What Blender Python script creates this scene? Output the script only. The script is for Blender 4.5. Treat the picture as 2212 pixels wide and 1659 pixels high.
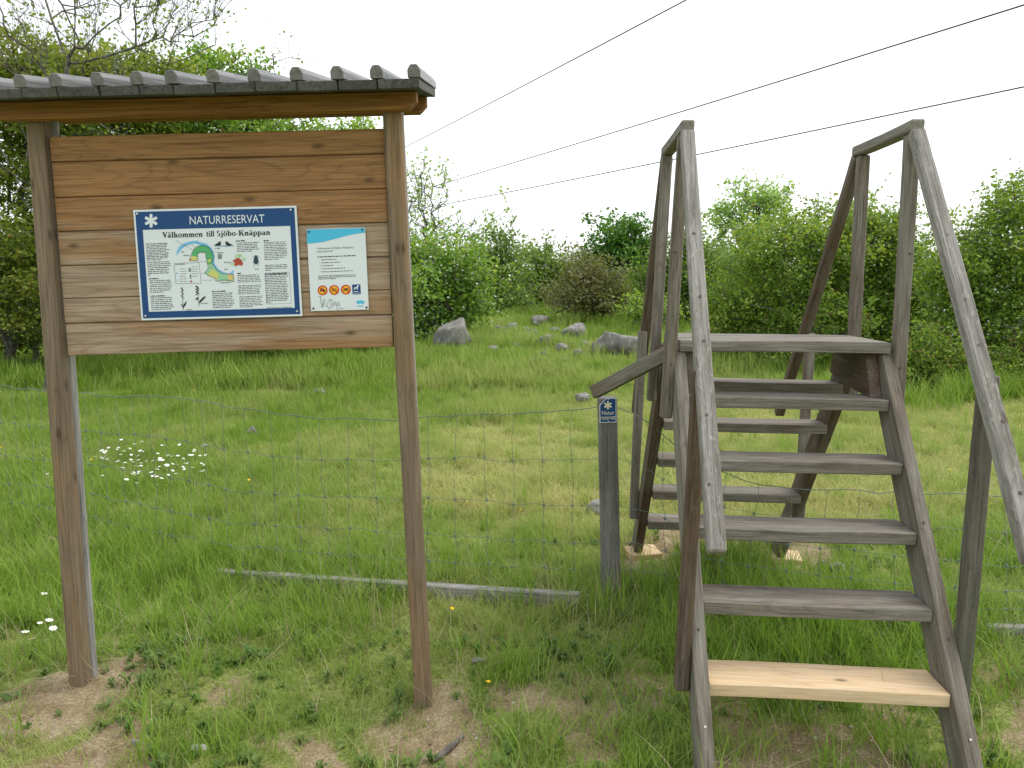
import bpy, bmesh, math, random
import numpy as np
from mathutils import Matrix, Vector, Euler

# ------------------------------------------------------------------ scene, camera, light
for o in list(bpy.data.objects):
    bpy.data.objects.remove(o)
scene = bpy.context.scene
COL = scene.collection
random.seed(7)
RNG = np.random.default_rng(7)

EYE = 1.6
FPX, PITCH, ROLL = 1548.2, 0.1138, 0.0113          # focal length in pixels of a 2212 px wide picture

cam_d = bpy.data.cameras.new("camera")
cam = bpy.data.objects.new("camera", cam_d)
COL.objects.link(cam)
cam_d.sensor_width = 36.0
cam_d.lens = 36.0 * FPX / 2212.0
cam_d.clip_start = 0.05
cam_d.clip_end = 3000.0
cam.location = (0, 0, EYE)
cam.rotation_mode = 'QUATERNION'
q = Euler((math.pi / 2 - PITCH, 0, 0)).to_quaternion() @ Euler((0, 0, -ROLL)).to_quaternion()
cam.rotation_quaternion = q
scene.camera = cam

SUN_EL, SUN_AZ = math.radians(55), math.radians(72)   # azimuth clockwise from +Y (the view direction)
world = bpy.data.worlds.new("World")
scene.world = world
world.use_nodes = True
wn, wl = world.node_tree.nodes, world.node_tree.links
wn.clear()
w_out = wn.new("ShaderNodeOutputWorld")
w_add = wn.new("ShaderNodeAddShader")
w_bg1 = wn.new("ShaderNodeBackground")
w_bg2 = wn.new("ShaderNodeBackground")
w_sky = wn.new("ShaderNodeTexSky")
w_sky.sky_type = 'NISHITA'
w_sky.sun_disc = False
w_sky.sun_elevation = SUN_EL
w_sky.sun_rotation = SUN_AZ
w_sky.dust_density = 4.0
w_bg1.inputs['Strength'].default_value = 0.05
w_tc = wn.new("ShaderNodeTexCoord")
w_map = wn.new("ShaderNodeMapping")
w_map.inputs['Scale'].default_value = (1.0, 1.0, 2.5)
w_noise = wn.new("ShaderNodeTexNoise")
w_noise.inputs['Scale'].default_value = 1.6
w_noise.inputs['Detail'].default_value = 3.0
w_ramp = wn.new("ShaderNodeValToRGB")
w_ramp.color_ramp.elements[0].position = 0.34
w_ramp.color_ramp.elements[0].color = (0.52, 0.565, 0.61, 1)
w_ramp.color_ramp.elements[1].position = 0.60
w_ramp.color_ramp.elements[1].color = (1.0, 1.0, 1.0, 1)
w_bg2.inputs['Strength'].default_value = 1.04
wl.new(w_tc.outputs['Generated'], w_map.inputs['Vector'])
wl.new(w_map.outputs[0], w_noise.inputs['Vector'])
wl.new(w_noise.outputs[0], w_ramp.inputs[0])
wl.new(w_ramp.outputs[0], w_bg2.inputs['Color'])
wl.new(w_sky.outputs[0], w_bg1.inputs['Color'])
wl.new(w_bg1.outputs[0], w_add.inputs[0])
wl.new(w_bg2.outputs[0], w_add.inputs[1])
wl.new(w_add.outputs[0], w_out.inputs['Surface'])

sun_d = bpy.data.lights.new("sun", 'SUN')
sun_d.energy = 1.5
sun_d.angle = math.radians(28)
sun_d.color = (1.0, 0.965, 0.91)
sun = bpy.data.objects.new("sun", sun_d)
COL.objects.link(sun)
sdir = Vector((math.sin(SUN_AZ) * math.cos(SUN_EL), math.cos(SUN_AZ) * math.cos(SUN_EL), math.sin(SUN_EL)))
sun.rotation_euler = sdir.to_track_quat('Z', 'Y').to_euler()
sun.location = (6, -6, 12)

vs = scene.view_settings
vs.view_transform = 'Standard'
vs.look = 'None'
vs.exposure = 0.36
vs.gamma = 1.0
vs.use_curve_mapping = False

# ------------------------------------------------------------------ helpers
def ray(x, y):
    """direction (per metre of depth) through a pixel of the 2212x1659 picture"""
    c, s = math.cos(ROLL), math.sin(ROLL)
    dx, dy = x - 1106, y - 829.5
    X = (dx * c - dy * s) / FPX
    Y = (dx * s + dy * c) / FPX
    y_ = math.cos(PITCH) - math.sin(PITCH) * Y
    z_ = -math.sin(PITCH) - math.cos(PITCH) * Y
    return (X / y_, z_ / y_)

def at(x, y, D):
    a, b = ray(x, y)
    return Vector((a * D, D, EYE + b * D))

_perm = np.random.default_rng(3).random((64, 64))
def vnoise(x, y, s):
    """smooth value noise, vectorised"""
    x = np.asarray(x, float) / s + 1000.3
    y = np.asarray(y, float) / s + 1000.7
    xi, yi = np.floor(x).astype(int), np.floor(y).astype(int)
    fx, fy = x - xi, y - yi
    fx = fx * fx * (3 - 2 * fx)
    fy = fy * fy * (3 - 2 * fy)
    g = lambda i, j: _perm[i % 64, j % 64]
    return (g(xi, yi) * (1 - fx) + g(xi + 1, yi) * fx) * (1 - fy) + (g(xi, yi + 1) * (1 - fx) + g(xi + 1, yi + 1) * fx) * fy

def sstep(a, b, x):
    t = np.clip((np.asarray(x, float) - a) / (b - a), 0, 1)
    return t * t * (3 - 2 * t)

PY = [-60, 0, 2.0, 2.7, 4.0, 6.0, 10, 13, 17, 23, 30, 45, 80, 200, 900]
PZ = [-.3, .0, .035, .05, .10, .16, .30, .41, .55, .75, .95, 1.15, 1.2, 1.2, 1.2]
DIRT = [(-1.72, 2.62, .34), (-.36, 2.58, .30), (-.30, 2.34, .34), (-1.98, 2.38, .40), (-.75, 2.16, .24),
        (.12, 2.62, .24), (.66, 2.12, .26), (1.75, 4.05, .34), 
        (.95, 4.3, .3), (-1.45, 2.15, .3), (1.35, 4.35, .3), (.70, 3.98, .24), (1.46, 3.92, .20)]
def dirt(x, y):
    x = np.asarray(x, float); y = np.asarray(y, float)
    wx = x + (vnoise(x, y, .22) - .5) * .34
    wy = y + (vnoise(x + 9, y + 4, .22) - .5) * .34
    m = np.zeros_like(x)
    for cx, cy, r in DIRT:
        d = np.hypot(wx - cx, wy - cy)
        m = np.maximum(m, 1 - sstep(r * .1, r * .95, d))
    near = (1 - sstep(2.5, 3.2, y)) * sstep(.66, .82, vnoise(x + 3, y - 2, .28)) * .7
    return np.clip(np.maximum(m, near), 0, 1)

def gz(x, y):
    x = np.asarray(x, float); y = np.asarray(y, float)
    z = np.interp(y, PY, PZ)
    z = z + .075 * sstep(-.7, -1.8, x) * (1 - sstep(2.9, 3.6, y))
    z = z - .03 * (1 - sstep(.15, .5, np.hypot(x + .38, y - 2.55)))
    z = z + (vnoise(x, y, .9) - .5) * .05 * sstep(2.5, 5, y) + (vnoise(x, y, 6) - .5) * .22 * sstep(6, 14, y)
    for cx, cy in ((.772, 4.05), (1.595, 4.0)):
        z = z - .03 * (1 - sstep(.12, .3, np.hypot(x - cx, y - cy)))
    z = z + (vnoise(x, y, .11) - .5) * .022 + (vnoise(x, y, .045) - .5) * .008
    return z

def ground(x, y):
    return float(gz(np.array([x]), np.array([y]))[0])

def tag(o, label=None, cat=None, group=None, kind=None):
    if label: o["label"] = label
    if cat: o["category"] = cat
    if group: o["group"] = group
    if kind: o["kind"] = kind
    return o

def empty(name, M, label, cat, group=None):
    o = bpy.data.objects.new(name, None)
    o.empty_display_size = 0.1
    COL.objects.link(o)
    o.matrix_world = M
    tag(o, label, cat, group)
    o["_m"] = 0
    del o["_m"]
    return o

def link(name, me, mat=None, parent=None, M=None):
    if mat is not None and len(me.materials) == 0:
        me.materials.append(mat)
    o = bpy.data.objects.new(name, me)
    COL.objects.link(o)
    if parent is not None:
        o.parent = parent
    if M is not None:
        o.matrix_local = M
    return o

def mesh_np(name, verts, faces, smooth=False):
    """verts (n,3), faces (m,k) numpy"""
    me = bpy.data.meshes.new(name)
    verts = np.asarray(verts, np.float32); faces = np.asarray(faces, np.int32)
    m, k = faces.shape
    me.vertices.add(len(verts)); me.vertices.foreach_set("co", verts.ravel())
    me.loops.add(m * k); me.loops.foreach_set("vertex_index", faces.ravel())
    me.polygons.add(m)
    me.polygons.foreach_set("loop_start", np.arange(0, m * k, k, dtype=np.int32))
    me.polygons.foreach_set("loop_total", np.full(m, k, np.int32))
    if smooth:
        me.polygons.foreach_set("use_smooth", np.ones(m, bool))
    me.update(calc_edges=True)
    return me

def frame(p0, p1, up):
    p0, p1, up = Vector(p0), Vector(p1), Vector(up)
    X = (p1 - p0).normalized()
    Y = up.cross(X).normalized()
    Z = X.cross(Y)
    M = Matrix((X, Y, Z)).transposed().to_4x4()
    M.translation = (p0 + p1) / 2
    return M, (p1 - p0).length

_plank_cache = {}
def plank_mesh(L, w, h, bevel=.003, rough=.0012, seed=0):
    key = (round(L, 3), round(w, 4), round(h, 4), bevel, seed)
    if key in _plank_cache: return _plank_cache[key]
    bm = bmesh.new()
    bmesh.ops.create_cube(bm, size=1.0)
    for v in bm.verts: v.co = Vector((v.co.x * L, v.co.y * w, v.co.z * h))
    bmesh.ops.bevel(bm, geom=list(bm.edges), offset=bevel, segments=1, affect='EDGES')
    n = max(2, min(14, int(L / .12)))
    for i in range(1, n):
        x = -L / 2 + L * i / n
        bmesh.ops.bisect_plane(bm, geom=list(bm.verts) + list(bm.edges) + list(bm.faces), plane_co=(x, 0, 0), plane_no=(1, 0, 0))
    r = random.Random(hash(key) & 0xffff)
    ph, am = r.random() * 6, rough * (.6 + r.random())
    for v in bm.verts:
        t = v.co.x / max(L, .01)
        v.co.y += am * math.sin(5 * t + ph) + r.uniform(-1, 1) * rough * .35
        v.co.z += am * math.cos(4 * t + ph * 2) + r.uniform(-1, 1) * rough * .35
    me = bpy.data.meshes.new("plank"); bm.to_mesh(me); bm.free()
    _plank_cache[key] = me
    return me

def plank(name, p0, p1, w, h, mat, parent, up=(0, 0, 1), bevel=.003, rough=.0012, seed=None, weather=None):
    M, L = frame(p0, p1, up)
    me = plank_mesh(L, w, h, bevel, rough, random.randrange(1000) if seed is None else seed)
    o = link(name, me, mat, parent, M)
    if weather is not None: o["weather"] = float(weather)
    return o

def prism(name, pts, x0, x1, axis, mat, parent, bevel=.003, weather=None, along=None):
    """polygon pts in the (y,z) plane of the parent's space, extruded from x0 to x1; local X runs along 'axis' (y,z)"""
    ax = Vector((0, axis[0], axis[1])).normalized()
    Y = Vector((1, 0, 0)); Z = ax.cross(Y)
    c = sum((Vector((0, p[0], p[1])) for p in pts), Vector()) / len(pts)
    c.x = (x0 + x1) / 2
    M = Matrix((ax, Y, Z)).transposed().to_4x4(); M.translation = c
    Mi = M.inverted()
    bm = bmesh.new()
    A = [bm.verts.new(Mi @ Vector((x0, p[0], p[1]))) for p in pts]
    B = [bm.verts.new(Mi @ Vector((x1, p[0], p[1]))) for p in pts]
    bm.faces.new(A); bm.faces.new(list(reversed(B)))
    n = len(pts)
    for i in range(n): bm.faces.new((A[i], B[i], B[(i + 1) % n], A[(i + 1) % n]))
    bmesh.ops.recalc_face_normals(bm, faces=list(bm.faces))
    if bevel: bmesh.ops.bevel(bm, geom=list(bm.edges), offset=bevel, segments=1, affect='EDGES')
    me = bpy.data.meshes.new(name); bm.to_mesh(me); bm.free()
    o = link(name, me, mat, parent, M)
    if weather is not None: o["weather"] = float(weather)
    return o

def tube_np(paths, radii, sides=5):
    """list of polylines -> joined tube mesh arrays (quads)"""
    V, F, off = [], [], 0
    for P, R in zip(paths, radii):
        P = np.asarray(P, float); n = len(P)
        R = np.full(n, R) if np.isscalar(R) else np.asarray(R, float)
        T = np.gradient(P, axis=0); T /= np.linalg.norm(T, axis=1)[:, None] + 1e-9
        ref = np.where(np.abs(T[:, 2:3]) > .9, np.array([[1., 0, 0]]), np.array([[0, 0, 1.]]))
        U = np.cross(T, ref); U /= np.linalg.norm(U, axis=1)[:, None] + 1e-9
        W = np.cross(T, U)
        a = np.arange(sides) * 2 * math.pi / sides
        ring = P[:, None, :] + R[:, None, None] * (np.cos(a)[None, :, None] * U[:, None, :] + np.sin(a)[None, :, None] * W[:, None, :])
        V.append(ring.reshape(-1, 3))
        i = np.arange(n - 1)[:, None] * sides; j = np.arange(sides)[None, :]; j2 = (j + 1) % sides
        f = np.stack([i + j, i + j2, i + sides + j2, i + sides + j], -1).reshape(-1, 4) + off
        F.append(f); off += n * sides
    return np.concatenate(V), np.concatenate(F)

# ------------------------------------------------------------------ materials
def newmat(name):
    m = bpy.data.materials.new(name); m.use_nodes = True
    nt = m.node_tree
    return m, nt.nodes, nt.links, nt.nodes["Principled BSDF"]

def N(nodes, t, **kw):
    n = nodes.new(t)
    for k, v in kw.items():
        if k in n.inputs: n.inputs[k].default_value = v
        else: setattr(n, k, v)
    return n

def ramp(nodes, stops):
    r = nodes.new("ShaderNodeValToRGB")
    el = r.color_ramp.elements
    while len(el) < len(stops): el.new(.5)
    for e, (p, c) in zip(el, stops):
        e.position = p; e.color = (c[0], c[1], c[2], 1) if not np.isscalar(c) else (c, c, c, 1)
    return r

def mixc(nodes, links, fac, a, b, mode='MIX'):
    n = nodes.new("ShaderNodeMix"); n.data_type = 'RGBA'; n.blend_type = mode
    for sock, val in ((n.inputs[0], fac), (n.inputs[6], a), (n.inputs[7], b)):
        if isinstance(val, bpy.types.NodeSocket): links.new(val, sock)
        elif np.isscalar(val): sock.default_value = val
        else: sock.default_value = (val[0], val[1], val[2], 1)
    return n.outputs[2]

def flat(name, c, rough=.6, spec=.3, metal=0.0):
    m, n, l, b = newmat(name)
    b.inputs['Base Color'].default_value = (*c, 1)
    b.inputs['Roughness'].default_value = rough
    b.inputs['Specular IOR Level'].default_value = spec
    b.inputs['Metallic'].default_value = metal
    return m

def wood(name, fresh_a, fresh_b, grey_a, grey_b, weather=.5, fleck=0.0, knot=.6, rough=.78, moss=0.0, bumpd=.35, contrast=1.0):
    """planks with grain along local X; the object's 'weather' property (0 fresh .. 1 grey) shifts the silvering"""
    m, n, l, b = newmat(name)
    tc = N(n, "ShaderNodeTexCoord"); oi = N(n, "ShaderNodeObjectInfo")
    off = N(n, "ShaderNodeVectorMath", operation='SCALE'); off.inputs[0].default_value = (37, 17, 29)
    l.new(oi.outputs['Random'], off.inputs['Scale'])
    add = N(n, "ShaderNodeVectorMath", operation='ADD')
    l.new(tc.outputs['Object'], add.inputs[0]); l.new(off.outputs[0], add.inputs[1])
    def tex(scale, detail=5, dist=0.0, rgh=.55):
        mp = N(n, "ShaderNodeMapping"); mp.inputs['Scale'].default_value = scale
        l.new(add.outputs[0], mp.inputs['Vector'])
        t = N(n, "ShaderNodeTexNoise"); t.inputs['Scale'].default_value = 1.0
        t.inputs['Detail'].default_value = detail; t.inputs['Distortion'].default_value = dist
        t.inputs['Roughness'].default_value = rgh
        l.new(mp.outputs[0], t.inputs['Vector']); return t.outputs[0]
    # knots
    mpk = N(n, "ShaderNodeMapping"); mpk.inputs['Scale'].default_value = (5.5, 13.0, 13.0)
    l.new(add.outputs[0], mpk.inputs['Vector'])
    sx_ = N(n, "ShaderNodeSeparateXYZ"); l.new(mpk.outputs[0], sx_.inputs[0])
    yz = N(n, "ShaderNodeMath", operation='ADD'); l.new(sx_.outputs[1], yz.inputs[0]); l.new(sx_.outputs[2], yz.inputs[1])
    cx_ = N(n, "ShaderNodeCombineXYZ"); l.new(sx_.outputs[0], cx_.inputs[0]); l.new(yz.outputs[0], cx_.inputs[1])
    vor = N(n, "ShaderNodeTexVoronoi"); vor.voronoi_dimensions = '2D'; vor.inputs['Scale'].default_value = 1.0
    l.new(cx_.outputs[0], vor.inputs['Vector'])
    kr = ramp(n, [(0.0, .8), (.08, .55), (.13, .2), (.2, 0.0)]); l.new(vor.outputs['Distance'], kr.inputs[0])
    sepk = N(n, "ShaderNodeSeparateColor"); l.new(vor.outputs['Color'], sepk.inputs[0])
    gt = N(n, "ShaderNodeMath", operation='GREATER_THAN'); gt.inputs[1].default_value = 1 - .20 * knot
    l.new(sepk.outputs[0], gt.inputs[0])
    km = N(n, "ShaderNodeMath", operation='MULTIPLY'); l.new(kr.outputs[0], km.inputs[0]); l.new(gt.outputs[0], km.inputs[1])
    grain = tex((2.2, 55, 55), 6, 1.2)
    fine = tex((5, 190, 190), 4, .3)
    patch = tex((1.7, 9, 9), 5, .6)
    streak = tex((1.1, 28, 28), 3, .8)
    gr = ramp(n, [(.3, 0.0), (.7, 1.0)]); l.new(grain, gr.inputs[0])
    fr = mixc(n, l, gr.outputs[0], fresh_a, fresh_b)
    gg = mixc(n, l, gr.outputs[0], grey_a, grey_b)
    at_ = N(n, "ShaderNodeAttribute"); at_.attribute_type = 'OBJECT'; at_.attribute_name = "weather"
    # weather factor: patch noise shifted by property
    ws = N(n, "ShaderNodeMath", operation='ADD'); l.new(at_.outputs['Fac'], ws.inputs[0]); ws.inputs[1].default_value = weather
    ps = N(n, "ShaderNodeMath", operation='MULTIPLY_ADD'); l.new(patch, ps.inputs[0]); ps.inputs[1].default_value = 1.9
    sub = N(n, "ShaderNodeMath", operation='SUBTRACT'); l.new(ws.outputs[0], sub.inputs[0]); sub.inputs[1].default_value = 1.45
    l.new(sub.outputs[0], ps.inputs[2])
    pr = ramp(n, [(.0, 0.0), (.5, 1.0)]); l.new(ps.outputs[0], pr.inputs[0])
    col = mixc(n, l, pr.outputs[0], fr, gg)
    cath = tex((.9, 9, 9), 2, .3, .4)
    cm = N(n, "ShaderNodeMath", operation='MULTIPLY'); l.new(cath, cm.inputs[0]); cm.inputs[1].default_value = 95
    cs = N(n, "ShaderNodeMath", operation='SINE'); l.new(cm.outputs[0], cs.inputs[0])
    cr_ = ramp(n, [(.0, 1.04), (.75, 1.0), (1.0, .80)]); l.new(cs.outputs[0], cr_.inputs[0])
    col = mixc(n, l, .9 * contrast if contrast > .4 else .5, col, cr_.outputs[0], 'MULTIPLY')
    # fine dark fibres and streaks
    fd = ramp(n, [(.34, 1 - .38 * contrast), (.56, 1.05)]); l.new(fine, fd.inputs[0])
    col = mixc(n, l, 1.0, col, fd.outputs[0], 'MULTIPLY')
    sd = ramp(n, [(.28, .55), (.46, 1.0)]); l.new(streak, sd.inputs[0])
    col = mixc(n, l, .75 * contrast, col, sd.outputs[0], 'MULTIPLY')
    col = mixc(n, l, km.outputs[0], col, (.06, .035, .02))
    if fleck > 0:
        fl = tex((26, 85, 85), 6, .9, .75)
        fx = ramp(n, [(.53, 0.0), (.70, fleck * .8)]); l.new(fl, fx.inputs[0])
        col = mixc(n, l, fx.outputs[0], col, (.52, .49, .45))
        fl2 = tex((4, 16, 16), 4, .5)
        fx2 = ramp(n, [(.55, 0.0), (.75, .45 * fleck)]); l.new(fl2, fx2.inputs[0])
        col = mixc(n, l, fx2.outputs[0], col, (.055, .05, .046))
    if moss > 0:
        ms = tex((2, 5, 5), 4, .4)
        mx = ramp(n, [(.5, 0.0), (.72, moss)]); l.new(ms, mx.inputs[0])
        col = mixc(n, l, mx.outputs[0], col, (.09, .10, .05))
    l.new(col, b.inputs['Base Color'])
    b.inputs['Roughness'].default_value = rough
    b.inputs['Specular IOR Level'].default_value = .25 if rough > .5 else .6
    bs = N(n, "ShaderNodeMath", operation='ADD'); l.new(grain, bs.inputs[0]); l.new(fine, bs.inputs[1])
    bp = N(n, "ShaderNodeBump"); bp.inputs['Strength'].default_value = bumpd; bp.inputs['Distance'].default_value = .003
    l.new(bs.outputs[0], bp.inputs['Height']); l.new(bp.outputs[0], b.inputs['Normal'])
    return m

M_board = wood("board_pine", (.365, .20, .085), (.28, .145, .058), (.44, .34, .245), (.305, .21, .135), weather=.30, knot=.85, contrast=.85)
M_post = wood("post_pine", (.31, .195, .10), (.23, .138, .068), (.245, .188, .128), (.165, .122, .08), weather=.88, knot=.5, contrast=.8)
M_beam = wood("beam_pine", (.33, .17, .06), (.24, .105, .035), (.30, .22, .15), (.2, .15, .1), weather=.1, knot=.8)
M_roof = wood("roof_silver", (.09, .09, .082), (.06, .06, .055), (.13, .13, .122), (.078, .08, .074), weather=.85, knot=.2, moss=.35)
M_batten = wood("batten_silver", (.16, .158, .15), (.11, .11, .104), (.21, .208, .20), (.135, .135, .13), weather=.85, knot=.15, rough=.40)
M_stile = wood("stile_grey", (.185, .15, .108), (.13, .102, .072), (.285, .265, .225), (.185, .168, .138), weather=.80, knot=.25, fleck=.22)
M_rail = wood("rail_silver", (.20, .175, .145), (.145, .125, .105), (.34, .325, .295), (.21, .197, .175), weather=.9, knot=.3, fleck=.85)
M_brown = wood("stile_brown", (.145, .10, .065), (.095, .064, .042), (.215, .19, .16), (.14, .12, .098), weather=.55, knot=.25, fleck=.15)
M_new = wood("new_pine", (.70, .53, .33), (.64, .45, .25), (.70, .56, .40), (.66, .50, .32), weather=.55, knot=.3, bumpd=.08, contrast=.35)
M_fpost = wood("fence_post_grey", (.15, .142, .13), (.10, .096, .09), (.25, .242, .225), (.155, .15, .14), weather=.85, knot=.2, moss=.25, fleck=.3)
M_greenpost = wood("baluster_green_grey", (.14, .125, .10), (.1, .088, .07), (.20, .185, .155), (.12, .11, .09), weather=.75, knot=.1, moss=.55, fleck=.2)
M_sill = wood("sill_silver", (.26, .25, .235), (.2, .19, .18), (.38, .37, .35), (.24, .235, .225), weather=.9, knot=.2, fleck=.3)
M_dark = flat("dark_hole", (.02, .018, .016), .8)
M_bolt = flat("bolt_steel", (.10, .095, .09), .5, .5, .6)
M_screw = flat("screw_zinc", (.62, .62, .58), .35, .5, .9)
M_wire = flat("galvanised_wire", (.17, .215, .20), .55, .4, .2)
M_cable = flat("cable_dark", (.075, .075, .08), .6)

# ------------------------------------------------------------------ ground
def soil_material():
    m, n, l, b = newmat("ground_soil_and_turf")
    geo = N(n, "ShaderNodeNewGeometry")
    def tex(s, d=5, r=.55):
        t = N(n, "ShaderNodeTexNoise"); t.inputs['Scale'].default_value = s; t.inputs['Detail'].default_value = d
        t.inputs['Roughness'].default_value = r
        l.new(geo.outputs['Position'], t.inputs['Vector']); return t.outputs[0]
    at_ = N(n, "ShaderNodeAttribute"); at_.attribute_name = "dirt"
    s1 = ramp(n, [(.3, (.25, .185, .10)), (.5, (.37, .285, .17)), (.7, (.50, .41, .27))]); l.new(tex(9, 8, .65), s1.inputs[0])
    peb = N(n, "ShaderNodeTexVoronoi"); peb.inputs['Scale'].default_value = 85
    l.new(geo.outputs['Position'], peb.inputs['Vector'])
    pr = ramp(n, [(.0, 1.25), (.35, .95), (.6, .6)]); l.new(peb.outputs['Distance'], pr.inputs[0])
    soil = mixc(n, l, .7, s1.outputs[0], pr.outputs[0], 'MULTIPLY')
    t1 = ramp(n, [(.3, (.13, .19, .035)), (.5, (.22, .27, .07)), (.68, (.34, .32, .13))]); l.new(tex(3.2, 8, .7), t1.inputs[0])
    t2 = ramp(n, [(.32, .45), (.62, 1.25)]); l.new(tex(60, 4, .7), t2.inputs[0])
    turf = mixc(n, l, 1.0, t1.outputs[0], t2.outputs[0], 'MULTIPLY')
    mul = N(n, "ShaderNodeMath", operation='MULTIPLY_ADD'); l.new(tex(22, 5, .7), mul.inputs[0]); mul.inputs[1].default_value = .9
    sb = N(n, "ShaderNodeMath", operation='ADD'); l.new(at_.outputs['Fac'], sb.inputs[0]); sb.inputs[1].default_value = -.45
    l.new(sb.outputs[0], mul.inputs[2])
    dr = ramp(n, [(.25, 0.0), (.5, 1.0)]); l.new(mul.outputs[0], dr.inputs[0])
    l.new(mixc(n, l, dr.outputs[0], turf, soil), b.inputs['Base Color'])
    b.inputs['Roughness'].default_value = .95; b.inputs['Specular IOR Level'].default_value = .1
    bp = N(n, "ShaderNodeBump"); bp.inputs['Strength'].default_value = .7; bp.inputs['Distance'].default_value = .02
    l.new(tex(45, 6, .7), bp.inputs['Height']); l.new(bp.outputs[0], b.inputs['Normal'])
    return m

xs = np.concatenate([-np.geomspace(900, 4.2, 40), np.arange(-4, 4.01, .05), np.geomspace(4.2, 900, 40)])
ys = np.concatenate([[-60, -20, -6, -2, 0, .8], np.arange(1.4, 6.01, .05), np.geomspace(6.2, 50, 60), np.geomspace(54, 900, 24)])
GX, GY = np.meshgrid(xs, ys)
GZ = gz(GX.ravel(), GY.ravel())
nx, ny = len(xs), len(ys)
idx = (np.arange(ny - 1)[:, None] * nx + np.arange(nx - 1)[None, :]).ravel()
gm = mesh_np("ground", np.stack([GX.ravel(), GY.ravel(), GZ], -1), np.stack([idx, idx + 1, idx + nx + 1, idx + nx], -1), True)
da = gm.attributes.new("dirt", 'FLOAT', 'POINT'); da.data.foreach_set("value", dirt(GX.ravel(), GY.ravel()).astype(np.float32))
tag(link("ground", gm, soil_material()), kind="structure", label="grassy ground with bare sandy patches rising to a meadow", cat="ground")

# ------------------------------------------------------------------ notice board
SG = Matrix.Translation((-1.0831, 2.6968, 1.7545)) @ Euler((-.0185, -.0161, .0061), 'XYZ').to_matrix().to_4x4()
BASE = Matrix.Translation((0.02, .02, -1.70))
board = empty("notice_board", SG @ BASE, "roofed wooden notice board on two posts holding a blue information sign", "notice board")
BI = BASE.inverted()
def bv(u, v, z): return BI @ Vector((u, v, z))
def bplank(name, p0, p1, w, h, mat, up=(0, 0, 1), **kw):
    return plank(name, bv(*p0), bv(*p1), w, h, mat, board, up, **kw)

# posts (slightly splayed), front face at v = -.026
bplank("post", (-.653, .005, -1.78), (-.623, .005, .545), .062, .062, M_post, up=(0, 1, 0), bevel=.008, rough=.0015, weather=.02)
bplank("post", (.691, .007, -1.90), (.667, .007, .545), .066, .066, M_post, up=(0, 1, 0), bevel=.008, rough=.0015, weather=.02)
bplank("rear_post", (-.652, .058, -1.78), (-.623, .058, .555), .056, .040, M_sill, up=(0, 1, 0), bevel=.006, rough=.0015)
bplank("rear_post", (.690, .062, -1.90), (.667, .062, .555), .058, .040, M_sill, up=(0, 1, 0), bevel=.006, rough=.0015)
# seven horizontal boards
hs = [.115, .157, .154, .155, .152, .116, .151]
wth = [-.12, .02, .16, .62, .66, .5, .5]
z = .475; tot = .802
for i, (f, wv) in enumerate(zip(hs, wth)):
    hh = f * tot
    dz = random.uniform(-.001, .001)
    bplank("board", (-.590, .0125 + random.uniform(0, .002), z - hh / 2 + dz), (.633, .0125 + random.uniform(0, .002), z - hh / 2 + dz + random.uniform(-.0015, .0015)),
           .022, hh - .004, M_board, bevel=.0025, rough=.0006, weather=wv, seed=500 + i)
    if i:
        bplank("tongue", (-.588, .0165, z - .0005), (.631, .0165, z - .0005), .007, .02, M_board, bevel=.001, rough=.0, weather=wv)
    z -= hh
# beams and cross arms
def roof_z(v): return .55 + (v + .2) * .2417
for v0, v1, zb, ul, ur in ((-.072, -.028, .518, -.745, .765), (.27, .315, .60, -.745, .765)):
    pts = [(ul, roof_z(v0) - .002), (ul, zb + .03), (ul + .03, zb), (ur - .03, zb), (ur, zb + .03), (ur, roof_z(v0) - .002)]
    # prism extruded along v: use a local frame swap
    bm = bmesh.new()
    A = [bm.verts.new((p[0], v0, p[1])) for p in pts]; B = [bm.verts.new((p[0], v1, p[1] + (.0105 if p[1] > zb + .031 else 0))) for p in pts]
    bm.faces.new(A); bm.faces.new(list(reversed(B)))
    for i in range(6): bm.faces.new((A[i], B[i], B[(i + 1) % 6], A[(i + 1) % 6]))
    bmesh.ops.recalc_face_normals(bm, faces=list(bm.faces))
    bmesh.ops.bevel(bm, geom=list(bm.edges), offset=.003, segments=1, affect='EDGES')
    me = bpy.data.meshes.new("beam"); bm.to_mesh(me); bm.free()
    link("beam", me, M_beam, board, BI.copy())
for u in (-.627, .672):
    bplank("cross_arm", (u, -.026, .565), (u, .27, .632), .045, .06, M_beam)
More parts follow.
